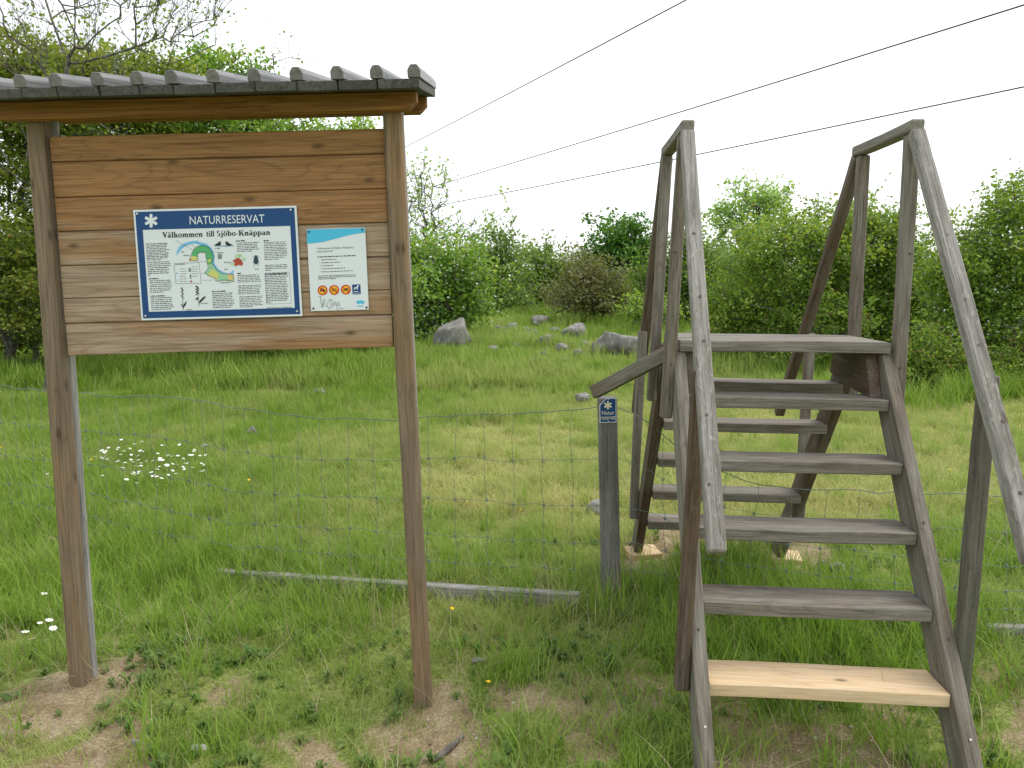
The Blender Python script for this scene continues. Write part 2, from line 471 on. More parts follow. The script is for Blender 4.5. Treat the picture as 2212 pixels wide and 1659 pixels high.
# roof boards and battens
seam = [-.765, -.68, -.543, -.422, -.285, -.152, -.036, .103, .238, .381, .517, .649, .792]
sl = math.atan(.2417)
for a, b_ in zip(seam[:-1], seam[1:]):
    u = (a + b_) / 2; e = random.uniform(-.006, .004)
    v0 = -.2 + e
    bplank("roof_board", (u, v0, roof_z(v0) + .016 + random.uniform(-.001, .001)), (u, .40 + random.uniform(-.004, .004), roof_z(.40) + .016), b_ - a - .004, .031, M_roof, bevel=.002, rough=.001)
for k, s in enumerate(seam[1:]):
    if k == len(seam) - 2: s -= .018
    v0 = -.205 + random.uniform(-.004, .006)
    w, h = .044, .042
    # chamfered batten, profile in (u, n), extruded along slope
    prof = [(-.022, 0), (.022, 0), (.022, .026), (.011, .042), (-.011, .042), (-.022, .026)]
    L = .62; bm = bmesh.new()
    A = [bm.verts.new((-L / 2, p[0], p[1] - .02)) for p in prof]; B = [bm.verts.new((L / 2, p[0], p[1] - .02)) for p in prof]
    bm.faces.new(A); bm.faces.new(list(reversed(B)))
    for i in range(6): bm.faces.new((A[i], B[i], B[(i + 1) % 6], A[(i + 1) % 6]))
    bmesh.ops.recalc_face_normals(bm, faces=list(bm.faces))
    bmesh.ops.bevel(bm, geom=list(bm.edges), offset=.002, segments=1, affect='EDGES')
    me = bpy.data.meshes.new("batten"); bm.to_mesh(me); bm.free()
    p0 = Vector((s, v0, roof_z(v0) + .0335)); p1 = p0 + Vector((0, L * math.cos(sl), L * math.sin(sl)))
    Mx, _ = frame(p0, p1, (0, 0, 1))
    Mx = BI @ Mx @ Matrix.Translation((0, 0, .02))
    link("batten", me, M_batten, board, Mx)

# ------------------------------------------------------------------ printed signs
M_white = flat("enamel_white", (.72, .775, .80), .38, .4)
M_blue = flat("enamel_blue", (.008, .062, .20), .42, .3)
M_ink = flat("print_black", (.018, .018, .03), .6)
M_text = flat("print_text_grey", (.09, .095, .11), .6)
M_cyan = flat("print_cyan", (.07, .50, .75), .4)
M_lake = flat("print_lake", (.18, .50, .78), .5)
M_lake2 = flat("print_lake_pale", (.45, .70, .85), .5)
M_green = flat("print_green", (.10, .42, .16), .5)
M_green2 = flat("print_green_pale", (.32, .60, .36), .5)
M_yellow = flat("print_yellow", (.62, .62, .18), .5)
M_tan = flat("print_tan", (.70, .52, .20), .5)
M_red = flat("print_red", (.62, .035, .02), .5)
M_signyel = flat("print_sign_yellow", (.85, .50, .02), .5)
M_birdred = flat("print_bird_red", (.42, .07, .04), .5)
M_sky_ill = flat("print_grey_blue", (.30, .45, .55), .5)
M_leafp = flat("print_leaf_green", (.45, .68, .42), .5)
M_beetle = flat("print_beetle", (.03, .07, .075), .5)
M_legend = flat("print_grey_line", (.22, .24, .26), .5)
M_cream = flat("print_cream", (.78, .74, .55), .45)

def homography(src, dst):
    A = []
    for (x, y), (u, v) in zip(src, dst):
        A.append([x, y, 1, 0, 0, 0, -u * x, -u * y]); A.append([0, 0, 0, x, y, 1, -v * x, -v * y])
    h = np.linalg.solve(np.array(A, float), np.array([c for p in dst for c in p], float))
    return np.append(h, 1).reshape(3, 3)

def star_poly(cx, cy, r, w):
    P = []
    for k in range(6):
        a = math.radians(90 + 60 * k)
        n_ = a - math.radians(30); P.append((cx + w * math.cos(n_), cy + w * math.sin(n_)))
        ex, ey = cx + (r - w / 2) * math.cos(a), cy + (r - w / 2) * math.sin(a)
        for j in range(7):
            b_ = a - math.pi / 2 + math.pi * j / 6; P.append((ex + w * .56 * math.cos(b_), ey + w * .56 * math.sin(b_)))
    return P

class Print:
    """flat print on a plate; shapes are given in working pixels and land in the plate's own (x,z) plane"""
    def __init__(self, root, Hm, y0):
        self.root, self.H, self.y = root, Hm, y0
    def t(self, p):
        q = self.H @ np.array([p[0], p[1], 1.0]); return (q[0] / q[2], q[1] / q[2])
    def polys(self, name, polys, mat, layer=1, raw=False, parent=None):
        bm = bmesh.new()
        for P in polys:
            vs_ = []
            for p in P:
                q = p if raw else self.t(p)
                vs_.append(bm.verts.new((q[0], self.y - .0006 * layer, q[1])))
            try: bm.faces.new(vs_)
            except ValueError: pass
        for f in bm.faces:
            f.normal_update()
            if f.normal.y > 0: f.normal_flip()
        me = bpy.data.meshes.new(name); bm.to_mesh(me); bm.free()
        o = link(name, me, mat, parent or self.root)
        if name.endswith(("_print", "_roads", "_marks", "_column", "_scribble")): o["kind"] = "stuff"
        return o

def circ(cx, cy, r, n=20, ry=None, a0=0, a1=360):
    ry = r if ry is None else ry
    return [(cx + r * math.cos(math.radians(a0 + (a1 - a0) * i / n)), cy + ry * math.sin(math.radians(a0 + (a1 - a0) * i / n))) for i in range(n + (0 if a1 - a0 == 360 else 1))]
def stroke(pts, w):
    out = []
    for (x0, y0), (x1, y1) in zip(pts[:-1], pts[1:]):
        L = math.hypot(x1 - x0, y1 - y0) + 1e-9; nx_, ny_ = -(y1 - y0) / L * w / 2, (x1 - x0) / L * w / 2
        ex, ey = (x1 - x0) / L * w * .3, (y1 - y0) / L * w * .3
        out.append([(x0 - ex + nx_, y0 - ey + ny_), (x1 + ex + nx_, y1 + ey + ny_), (x1 + ex - nx_, y1 + ey - ny_), (x0 - ex - nx_, y0 - ey - ny_)])
    return out
def ring(cx, cy, rx, ry, tx, ty, a0=0, a1=360, n=22):
    out = []
    for i in range(n):
        a = math.radians(a0 + (a1 - a0) * i / n); b = math.radians(a0 + (a1 - a0) * (i + 1) / n)
        out.append([(cx + rx * math.cos(a), cy + ry * math.sin(a)), (cx + rx * math.cos(b), cy + ry * math.sin(b)),
                    (cx + (rx - tx) * math.cos(b), cy + (ry - ty) * math.sin(b)), (cx + (rx - tx) * math.cos(a), cy + (ry - ty) * math.sin(a))])
    return out
def rc(x0, y0, x1, y1): return [(x0, y0), (x1, y0), (x1, y1), (x0, y1)]
def glyph(c):
    """small hand-made bold serif alphabet: (advance, polygons), cap height 1"""
    dot2 = [circ(.15, .85, .075, 10), circ(.36, .85, .075, 10)]
    if c == 'V': return .74, [[(.05, .97), (.25, .97), (.45, .25), (.41, 0), (.35, 0)], [(.36, 0), (.42, 0), (.67, .97), (.60, .97)], rc(-.01, .955, .33, 1), rc(.52, .955, .76, 1)]
    if c in 'aä':
        g_ = ring(.19, .19, .18, .2, .12, .05) + [rc(.29, .05, .43, .48)] + ring(.25, .46, .18, .2, .10, .06, 0, 165) + [rc(.41, 0, .52, .06)]
        return .53, g_ + (dot2 if c == 'ä' else [])
    if c == 'l': return .30, [rc(.08, 0, .23, 1), rc(.0, 0, .30, .045), rc(.0, .955, .12, 1)]
    if c == 'k': return .62, [rc(.08, 0, .22, 1), rc(.0, 0, .29, .045), rc(.0, .955, .12, 1), [(.22, .27), (.28, .27), (.5, .62), (.42, .62)], rc(.34, .615, .6, .66), [(.28, .36), (.4, .45), (.62, .04), (.45, .04)], rc(.38, 0, .66, .045)]
    if c in 'oö': return .56, ring(.27, .33, .25, .345, .135, .045) + ([circ(.17, .85, .075, 10), circ(.38, .85, .075, 10)] if c == 'ö' else [])
    if c == 'm': return .90, [rc(.07, 0, .21, .64), rc(.365, 0, .505, .5), rc(.66, 0, .80, .5), rc(.0, 0, .28, .045), rc(.3, 0, .57, .045), rc(.6, 0, .87, .045), rc(.0, .6, .1, .65)] + ring(.355, .46, .15, .2, .14, .08, 0, 170) + ring(.65, .46, .15, .2, .14, .08, 0, 170)
    if c == 'n': return .61, [rc(.07, 0, .21, .64), rc(.37, 0, .51, .5), rc(.0, 0, .28, .045), rc(.3, 0, .58, .045), rc(.0, .6, .1, .65)] + ring(.355, .46, .155, .2, .14, .08, 0, 170)
    if c == 'e': return .49, ring(.25, .33, .235, .345, .13, .05, 15, 325) + [rc(.1, .36, .485, .42)]
    if c == 't': return .37, [rc(.1, .07, .24, .85), rc(.0, .6, .36, .655)] + ring(.22, .1, .12, .11, .06, .07, 180, 330, 8)
    if c == 'i': return .30, [rc(.08, 0, .22, .64), rc(.0, 0, .30, .045), rc(.0, .6, .12, .65), circ(.15, .86, .085, 10)]
    if c == 'j': return .31, [rc(.1, -.1, .24, .64), rc(.02, .6, .12, .65), circ(.17, .86, .085, 10)] + ring(.07, -.1, .17, .17, .12, .06, -150, 0, 10)
    if c == 'S': return .57, ring(.27, .735, .22, .265, .13, .06, 35, 262) + ring(.27, .265, .235, .28, .14, .06, -145, 88)
    if c == 'b': return .59, [rc(.07, 0, .2, 1), rc(-.01, .955, .1, 1)] + ring(.31, .33, .235, .345, .135, .05)
    if c == 'p': return .60, [rc(.07, -.28, .21, .64), rc(.0, -.28, .29, -.235), rc(.0, .6, .1, .65)] + ring(.32, .33, .235, .345, .135, .05)
    if c == '-': return .33, [rc(.03, .26, .29, .36)]
    if c == 'K': return .80, [rc(.09, 0, .26, 1), rc(.0, 0, .35, .045), rc(.0, .955, .35, 1), [(.26, .38), (.32, .38), (.66, .96), (.58, .96)], rc(.48, .955, .76, 1), [(.34, .5), (.46, .64), (.74, .04), (.54, .04)], rc(.46, 0, .8, .045)]
    return .30, []
def serif(text, x0, y0, x1, y1, cap):
    """text whose baseline runs (x0,y0)-(x1,y1) in working pixels (y down)"""
    adv = []; x = 0; P = []
    for ch in text:
        w_, g_ = glyph(ch)
        for poly in g_: P.append([(x + a, b) for a, b in poly])
        x += w_ + .03
    W = x; L = math.hypot(x1 - x0, y1 - y0); ux, uy = (x1 - x0) / L, (y1 - y0) / L
    return [[(x0 + o_ + a * L / W * ux + b * cap * uy, y0 + a * L / W * uy - b * cap * ux) for a, b in poly] for poly in P for o_ in (-1.0, 1.0)]

def sans_polys(text):
    cu = bpy.data.curves.new("lettering", 'FONT'); cu.body = text; cu.size = 1.0; cu.resolution_u = 3
    o = bpy.data.objects.new("lettering", cu); COL.objects.link(o)
    dg = bpy.context.evaluated_depsgraph_get()
    me = bpy.data.meshes.new_from_object(o.evaluated_get(dg))
    co = [(v.co.x, v.co.y) for v in me.vertices]
    out = [[co[i] for i in p.vertices] for p in me.polygons]
    bpy.data.objects.remove(o); bpy.data.curves.remove(cu); bpy.data.meshes.remove(me)
    return out
def sans(text, x0, y0, x1, y1, cap):
    P = sans_polys(text)
    xa = min(p[0] for q_ in P for p in q_); xb = max(p[0] for q_ in P for p in q_)
    L = math.hypot(x1 - x0, y1 - y0); ux, uy = (x1 - x0) / L, (y1 - y0) / L
    k = cap / max(p[1] for q_ in P for p in q_)
    return [[(x0 + (a - xa) / (xb - xa) * L * ux + b * k * uy, y0 + (a - xa) / (xb - xa) * L * uy - b * k * ux) for a, b in poly] for poly in P]

def text_rows(x, y, w, n, pitch, hgt, slope=-.045, skew=.028, last=.6, seed=1):
    r = random.Random(seed); out = []
    for i in range(n):
        xx = x + i * pitch * skew; yy = y + i * pitch
        end = w * (last if i == n - 1 else r.uniform(.88, 1.0)); c = 0
        while c < end:
            ww = min(r.uniform(9, 40), end - c)
            if ww > 4:
                h1 = hgt * r.uniform(.85, 1.1)
                out.append([(xx + c, yy + c * slope - h1), (xx + c + ww, yy + (c + ww) * slope - h1), (xx + c + ww, yy + (c + ww) * slope), (xx + c, yy + c * slope)])
            c += ww + r.uniform(4, 8)
    return out

def plate(name, w, h, t, mat, parent, M=None):
    return link(name, plank_mesh(w, t, h, .0008, 0.0), mat, parent, M)

def screw(parent, x, y, z_, r, mat):
    bm = bmesh.new()
    bmesh.ops.create_cone(bm, cap_ends=True, segments=12, radius1=r, radius2=r * .7, depth=.003)
    me = bpy.data.meshes.new("screw"); bm.to_mesh(me); bm.free()
    return link("screw", me, mat, parent, Matrix.Translation((x, y, z_)) @ Euler((math.pi / 2, 0, 0)).to_matrix().to_4x4())

# --- large blue sign, working pixels = enlarged crop of the photograph
BW, BH = .60, .405
s1 = empty("information_sign", SG @ Matrix.Translation((0, -.004, -BH / 2)), "large blue-bordered NATURRESERVAT information sign with map, screwed to the notice board", "sign")
H1 = homography([(55, 118), (1497, 70), (1542, 1047), (118, 1095)], [(-BW / 2, BH), (BW / 2, BH), (BW / 2, 0), (-BW / 2, 0)])
plate("plate", BW, BH, .004, M_white, s1, Matrix.Translation((0, 0, BH / 2)))
p1 = Print(s1, H1, -.0021)
bx = [(-.2925, .3975), (.2925, .3975), (.2925, .0075), (-.2925, .0075)]
inn = [(-.2695, .332), (.2735, .332), (.2735, .0315), (-.2695, .0315)]
p1.polys("blue_border", [[bx[i], bx[(i + 1) % 4], inn[(i + 1) % 4], inn[i]] for i in range(4)], M_blue, 1, raw=True)
p1.polys("star_emblem", [star_poly(215, 213, 60, 24)], M_white, 2)
p1.polys("title_lettering", sans("NATURRESERVAT", 556, 243, 1216, 222, 72), M_white, 2)
p1.polys("welcome_lettering", serif("Välkommen", 313, 363, 672, 351, 50) + serif("till", 700, 350, 772, 347.5, 50) + serif("Sjöbo-Knäppan", 792, 346, 1268, 331, 50), M_ink, 1)
# text columns
cols = [(168, 422, 200, 11, 14.2, 6.5, .62), (178, 584, 205, 8, 16.5, 7, .12), (196, 748, 200, 7, 17, 7, .6), (204, 900, 205, 7, 17, 7, .85),
        (968, 408, 200, 6, 15, 6, .7), (1208, 402, 210, 11, 15, 6, .6), (1216, 604, 205, 4, 14.5, 6, .25), (972, 695, 205, 5, 14.5, 6, 1.0),
        (976, 786, 210, 6, 14.5, 6, .9), (986, 884, 210, 7, 15, 6, .55), (748, 858, 195, 9, 15.5, 6.5, .85), (1216, 690, 205, 17, 15.2, 6.5, .2)]
for k, (x, y, w, n_, pt, hg, la) in enumerate(cols):
    p1.polys("text_column", text_rows(x, y, w, n_, pt, hg, seed=k + 11, last=la), M_text, 1)
heads = [(192, 730, 82), (200, 884, 128), (962, 391, 78), (1206, 387, 45), (972, 678, 32), (744, 840, 130), (1216, 681, 200)]
p1.polys("heading_print", [q_ for (x, y, w) in heads for q_ in text_rows(x, y, w, 1, 10, 9, seed=x, last=1.0)], M_ink, 2)
p1.polys("municipality_lettering", sans("MOTALA KOMMUN", 1232, 985, 1448, 977, 15), M_ink, 1)
p1.polys("rule_frame", stroke([(1212, 668), (1432, 658), (1446, 935), (1230, 943), (1212, 668)], 2.4), M_legend, 1)
# map
for q_ in [[(440, 518), (436, 482), (462, 436), (520, 402), (560, 392), (618, 386), (640, 400), (590, 412), (540, 420), (498, 446), (462, 480)],
                      [(640, 398), (700, 412), (748, 452), (772, 520), (766, 580), (800, 634), (842, 660), (900, 678), (938, 640), (934, 690), (840, 680), (790, 650), (752, 590), (758, 520), (730, 470), (690, 430), (620, 420), (600, 400)]]: p1.polys("map_lake", [q_], M_lake, 1)
p1.polys("map_wood", [[(566, 520), (586, 470), (628, 436), (676, 424), (720, 440), (756, 490), (758, 540), (744, 590), (716, 600), (700, 560), (692, 490), (640, 488), (622, 500), (618, 530)]], M_green, 2)
p1.polys("map_meadow", [[(716, 590), (746, 590), (790, 636), (836, 672), (890, 684), (934, 676), (934, 742), (790, 736), (772, 712), (716, 690), (686, 668), (716, 634)]], M_green2, 2)
for q_ in [[(712, 690), (740, 640), (770, 650), (800, 672), (806, 704), (786, 734), (770, 712)], [(556, 560), (568, 520), (616, 528), (624, 545), (606, 562)], [(706, 560), (740, 546), (742, 566), (714, 578)]]: p1.polys("map_pasture", [q_], M_yellow, 3)
p1.polys("map_farm", [[(882, 690), (932, 678), (934, 742), (892, 728)]], M_tan, 3)
p1.polys("map_outline", stroke([(550, 560), (606, 564), (626, 545), (618, 505), (640, 488), (692, 490), (704, 560), (716, 630), (684, 670), (716, 694), (774, 714), (782, 744), (800, 740), (814, 748), (830, 732), (880, 732), (942, 746), (932, 680), (842, 676), (792, 644), (752, 590), (766, 520), (730, 452), (676, 424), (610, 440), (570, 500), (550, 560)], 3), M_ink, 4)
p1.polys("map_roads", stroke([(428, 384), (588, 472)], 2.5) + stroke([(498, 428), (560, 420), (600, 440), (588, 472)], 2) + stroke([(616, 570), (700, 570)], 2) + stroke([(640, 676), (690, 670)], 2) + stroke([(670, 738), (760, 732)], 2.2) + stroke([(740, 470), (800, 494), (850, 494)], 2), M_legend, 4)
p1.polys("map_marks", [circ(560, 554, 7, 10), circ(735, 470, 4, 8), circ(742, 620, 5, 8)], M_red, 5)
p1.polys("legend_box", stroke([(412, 590), (632, 578), (650, 762), (428, 768), (412, 590)], 3.5), M_legend, 1)
p1.polys("legend_print", text_rows(424, 602, 100, 1, 10, 8, seed=5, last=1) + [q_ for i in range(6) for q_ in text_rows(462, 640 + i * 22, 50 + (i % 3) * 8, 1, 10, 5, seed=30 + i, last=1)] + [q_ for i in range(5) for q_ in text_rows(570, 620 + i * 21, 52, 1, 10, 5, seed=50 + i, last=1)] + [rc(540, 628, 562, 662), rc(550, 684, 564, 722), rc(800, 506, 836, 546)], M_legend, 1)
p1.polys("legend_marks", [circ(437, 676, 8, 10), circ(440, 736, 5, 8)], M_lake, 1)
p1.polys("legend_red_mark", [circ(562, 746, 9, 12)], M_birdred, 2)
# drawings
duck = lambda x, y, s: [[(x, y), (x + 10 * s, y - 14), (x + 30 * s, y - 22), (x + 40 * s, y - 34), (x + 52 * s, y - 36), (x + 62 * s, y - 28), (x + 54 * s, y - 24), (x + 56 * s, y - 4), (x + 30 * s, y + 2)]]
for q_ in duck(772, 428, 1.0) + [[(934, 424), (900, 406), (888, 394), (872, 392), (864, 400), (872, 404), (872, 424), (900, 430)]]: p1.polys("duck_drawing", [q_], M_ink, 2)
p1.polys("water_drawing", [[(752, 428), (940, 424), (950, 430), (880, 440), (780, 436)]], M_sky_ill, 1)
for q_ in [circ(975, 520, 28, 12, 18), circ(1030, 545, 18, 10, 16), circ(930, 590, 24, 12, 14), circ(1000, 512, 16, 10, 14)]: p1.polys("foliage_drawing", [q_], M_leafp, 1)
p1.polys("bird_drawing", [[(925, 566), (946, 552), (960, 540), (985, 536), (1006, 550), (1022, 580), (1016, 606), (1000, 600), (980, 598), (956, 612), (946, 600), (950, 574)]], M_birdred, 2)
p1.polys("beetle_drawing", [circ(1137, 560, 22, 14, 32), circ(1137, 524, 14, 10, 14)] + stroke([(1112, 520), (1122, 540)], 3) + stroke([(1162, 516), (1152, 540)], 3) + stroke([(1108, 580), (1120, 566)], 3) + stroke([(1166, 580), (1156, 566)], 3) + stroke([(1124, 590), (1118, 612)], 3) + stroke([(1150, 590), (1158, 610)], 3), M_beetle, 2)
fl = stroke([(484, 800), (486, 900), (490, 1000)], 3)
for i in range(9): fl.append(circ(482 + (i % 3 - 1) * 8, 806 + i * 11, 6.5, 8, 5))
fl += [[(490, 985), (494, 950), (522, 918), (514, 950)], [(488, 985), (470, 950), (478, 945)]]
p1.polys("plant_drawing", fl, M_ink, 2); fl = []
fl += stroke([(618, 790), (624, 880), (630, 968)], 3)
for i in range(10): fl.append(circ(616 + (i % 3 - 1) * 8, 790 + i * 8, 8, 8, 6))
fl += [[(630, 945), (634, 918), (664, 888), (694, 870), (676, 900), (650, 925)], [(622, 920), (612, 900), (598, 918), (606, 890), (620, 886)]]
p1.polys("plant_drawing", fl, M_ink, 2)
p1.polys("caption_print", [q_ for (x, y, w) in ((778, 456, 42), (856, 580, 55), (858, 640, 30), (1126, 636, 35), (650, 944, 60), (512, 1002, 64), (480, 490, 30), (498, 520, 50), (800, 496, 48), (826, 760, 85)) for q_ in text_rows(x, y, w, 1, 10, 6, seed=x, last=1)], M_text, 3)
for x, y in ((95, 152), (1449, 108), (1497, 1004), (158, 1054)):
    u, v = p1.t((x, y)); screw(s1, u, -.005, v, .0048, M_screw)

# --- small white sign
AW, AH = .216, .302
s2 = empty("notice_sign", SG @ Matrix.Translation((.4408, -.0035, -.0346 - AH / 2)), "small white upright notice with turquoise wave top and round prohibition symbols", "sign")
H2 = homography([(1588, 283), (2094, 268), (2126, 987), (1618, 1006)], [(-AW / 2, AH), (AW / 2, AH), (AW / 2, 0), (-AW / 2, 0)])
plate("plate", AW, AH, .003, M_white, s2, Matrix.Translation((0, 0, AH / 2)))
p2 = Print(s2, H2, -.0016)
wave = [(1590, 287), (2091, 272)] + [(2093 - 503 * t, 315 + 93 * (3 * t * t - 2 * t ** 3) + 4 * math.sin(3.14 * t)) for t in [i / 16 for i in range(17)]]
p2.polys("turquoise_wave", [wave], M_cyan, 1)
p2.polys("welcome_lettering", sans("Välkommen till Sjöbo-Knäppans", 1676, 460, 1994, 447, 17) + sans("naturreservat!", 1678, 486, 1815, 480, 17), M_text, 1)
p2.polys("rules_print", text_rows(1680, 530, 330, 1, 10, 8, seed=3, last=1), M_ink, 1)
rows = []
for i, w in enumerate((130, 170, 100, 205, 270)):
    rows += text_rows(1716, 553 + i * 26.5, w, 1, 10, 6, seed=70 + i, last=1) + [circ(1702 + i, 549 + i * 26.5, 3, 8)]
p2.polys("bullet_print", rows, M_text, 1)
p2.polys("paragraph_print", text_rows(1686, 696, 345, 3, 13.5, 6, seed=99, last=.45), M_text, 1)
for k, (cx, cy) in enumerate(((1722, 819), (1823, 815), (1925, 811))):
    sym = p2.polys("prohibition_symbol", [circ(cx, cy, 44, 28)], M_red, 1)
    p2.polys("yellow_field", [circ(cx, cy, 33, 24)], M_signyel, 2, parent=sym)
    if k == 0:
        pic = [[(cx - 24, cy - 6), (cx - 12, cy - 14), (cx + 18, cy - 8), (cx + 24, cy), (cx + 20, cy + 18), (cx + 14, cy + 6), (cx - 8, cy + 6), (cx - 16, cy + 20), (cx - 18, cy + 4)], circ(cx - 2, cy - 20, 6, 8)]
    elif k == 1:
        pic = ring(cx - 16, cy + 5, 12, 12, 3, 3) + ring(cx + 16, cy + 5, 12, 12, 3, 3) + stroke([(cx - 16, cy + 5), (cx - 4, cy - 10), (cx + 12, cy - 10), (cx + 16, cy + 5)], 3) + stroke([(cx - 4, cy - 10), (cx + 2, cy + 6), (cx + 12, cy - 10)], 3)
    else:
        pic = ring(cx - 18, cy + 6, 11, 11, 4, 4) + ring(cx + 18, cy + 6, 11, 11, 4, 4) + [[(cx - 16, cy + 2), (cx - 10, cy - 12), (cx + 24, cy - 12), (cx + 20, cy - 4), (cx + 8, cy + 8), (cx - 6, cy + 8)]]
    p2.polys("pictogram", pic, M_ink, 3, parent=sym)
    p2.polys("red_bar", stroke([(cx - 24, cy - 24), (cx + 24, cy + 24)], 8), M_red, 4, parent=sym)
dg_ = p2.polys("dog_symbol", [[(1980, 767), (2052, 762), (2056, 850), (1984, 854)]], M_blue, 1)
p2.polys("dog_pictogram", [[(1998, 812), (1998, 796), (2004, 790), (2022, 786), (2026, 772), (2036, 770), (2040, 780), (2032, 784), (2030, 796), (2030, 812), (2024, 812), (2022, 800), (2006, 802), (2004, 812)]], M_white, 2, parent=dg_)
p2.polys("dog_print", text_rows(1994, 831, 46, 1, 10, 5, seed=2, last=1) + text_rows(1990, 845, 56, 1, 10, 5, seed=4, last=1), M_white, 2, parent=dg_)
fan = [(2052 + 40 * math.cos(a), 930 - 26 * math.sin(a)) for a in [math.radians(15 + 150 * i / 14) for i in range(15)]] + [(2052 + 20 * math.cos(a), 944 - 12 * math.sin(a)) for a in [math.radians(165 - 150 * i / 10) for i in range(11)]]
p2.polys("fan_logo", [fan], M_cyan, 1)
p2.polys("logo_print", text_rows(2028, 962, 52, 1, 10, 9, seed=8, last=1), M_cyan, 1)
tagp = [[(1686, 874), (1712, 872)], [(1702, 872), (1706, 930), (1716, 972), (1722, 940)], [(1724, 968), (1722, 905), (1742, 900), (1744, 924), (1726, 936), (1760, 970)], [(1762, 930), (1786, 918), (1800, 944), (1782, 984), (1764, 960), (1762, 930)],
        [(1776, 902), (1796, 898), (1808, 906), (1786, 908), (1776, 902)], [(1806, 978), (1814, 920), (1826, 950), (1838, 916), (1844, 966)], [(1850, 950), (1860, 920), (1872, 948), (1852, 952)], [(1846, 968), (1852, 992), (1880, 980), (1912, 974)], [(1866, 966), (1876, 965)]]
p2.polys("graffiti_scribble", [s for t_ in tagp for s in stroke(t_, 3.2)], M_legend, 3)
for x, y in ((1606, 306), (2071, 286), (2106, 968), (1640, 980)):
    u, v = p2.t((x, y)); screw(s2, u, -.004, v, .0042, M_bolt)

# ------------------------------------------------------------------ stile
ST = Matrix.Translation((1.1029, 2.8884, 1.4309)) @ Euler((.0215, .0229, -.0659), 'XYZ').to_matrix().to_4x4()
SB = Matrix.Translation((0, .22, -1.37))
stile = empty("ladder_stile", ST @ SB, "weathered grey timber ladder stile with handrails crossing the wire fence", "stile")
SI = SB.inverted()
def sv(u, v, z): return SI @ Vector((u, v, z))
def splank(name, p0, p1, w, h, mat, up=(0, 0, 1), **kw): return plank(name, sv(*p0), sv(*p1), w, h, mat, stile, up, **kw)
def sprism(name, pts, x0, x1, axis, mat, **kw):
    return prism(name, [(p[0] - .22, p[1] + 1.37) for p in pts], x0, x1, axis, mat, stile, **kw)
DPL = .45; RI, TR = .2193, .149
# platform: three planks
for k in range(3):
    v = .075 + k * .15
    splank("platform_plank", (-.418, v, -.023 + random.uniform(-.001, .001)), (.418 + random.uniform(-.003, .003), v, -.023), .146, .045, M_stile, weather=.12, seed=20 + k)
# stringers and treads
def front_edge(z): return .052 + z * TR / RI
hd = .150
for s in (-1, 1):
    x0, x1 = (s * .39, s * .438) if s > 0 else (s * .438, s * .39)
    zt, zb = -.0475, -1.43
    sprism("stringer", [(front_edge(zt), zt), (front_edge(zt) + hd, zt), (front_edge(zb) + hd, zb), (front_edge(zb), zb)], x0, x1, (TR, RI), M_stile, weather=.05)
    zb = -1.352
    sprism("stringer", [(DPL - front_edge(zt), zt), (DPL - front_edge(zb), zb), (DPL - front_edge(zb) - hd, zb), (DPL - front_edge(zt) - hd, zt)], x0, x1, (-TR, RI), M_brown, weather=.1)
    # bracket under the platform
    xi0, xi1 = (s * .342, s * .3885) if s > 0 else (s * .3885, s * .342)
    sprism("platform_bracket", [(.055, -.0485), (.395, -.0485), (.43, -.17), (.33, -.19), (.12, -.215), (-.02, -.22)] if True else [], xi0, xi1, (1, 0), M_brown)
for k in range(1, 6):
    vf = .062 - k * TR; zt = -k * RI
    mat = M_new if k == 5 else M_stile
    o = splank("tread", (-.3885, vf + .08, zt - .0225), (.3885, vf + .08, zt - .0225), .160, .045, mat, weather=.05 if k < 5 else 0, seed=40 + k)
    if k == 5: o["label"] = "pale newly replaced bottom tread"
    vb = DPL - .062 + k * TR
    splank("tread", (-.3885, vb - .08, zt - .0225), (.3885, vb - .08, zt - .0225), .155, .045, M_stile, weather=.05, seed=60 + k)
# upright posts, top rails, handrails, balusters
HB = .429
for s in (-1, 1):
    for v in (.012, .462):
        zb = -.325
        splank("upright_post", (s * .463, v, zb), (s * (HB + .004), v, .803), .046, .05, M_stile, up=(0, 1, 0), bevel=.005, weather=-.08)
    splank("top_rail", (s * HB, -.045, .828), (s * HB, .515, .828), .052, .046, M_stile, bevel=.007, weather=.1)
    # sloping handrails
    n1 = 6.15
    for sgn, v0, mat in ((-1, -.030, M_rail), (1, .50, M_brown)):
        du = -.02 if s < 0 else -.008
        if sgn > 0: du = 0.0
        pa = (s * (HB + .001), v0, .805); pb = (s * (HB + .001) + du, v0 + sgn * TR * n1, .805 - RI * n1)
        splank("handrail", pa, pb, .053, .045, mat, up=(0, -sgn * -1 * RI * 0 + (-1 if sgn < 0 else 1), .7), bevel=.006, weather=.1)
    # balusters between stringer and handrail
    splank("baluster", (s * .463, -.60, -1.165), (s * .452, -.60, -.055), .047, .05, M_brown if s < 0 else M_greenpost, up=(0, 1, 0), bevel=.005)
    splank("baluster", (s * .463, DPL + .60, -1.10), (s * .452, DPL + .585, -.03), .047, .05, M_stile, up=(0, 1, 0), bevel=.005)
# brace running from the platform to the fence post
pA = (ST.inverted() @ at(1283, 848, 3.40)); pB = (ST.inverted() @ at(1446, 757, 3.0))
pB = Vector((-.438, .20, -.075)); 
splank("brace", tuple(pA), tuple(pB), .045, .062, M_stile, weather=.05)
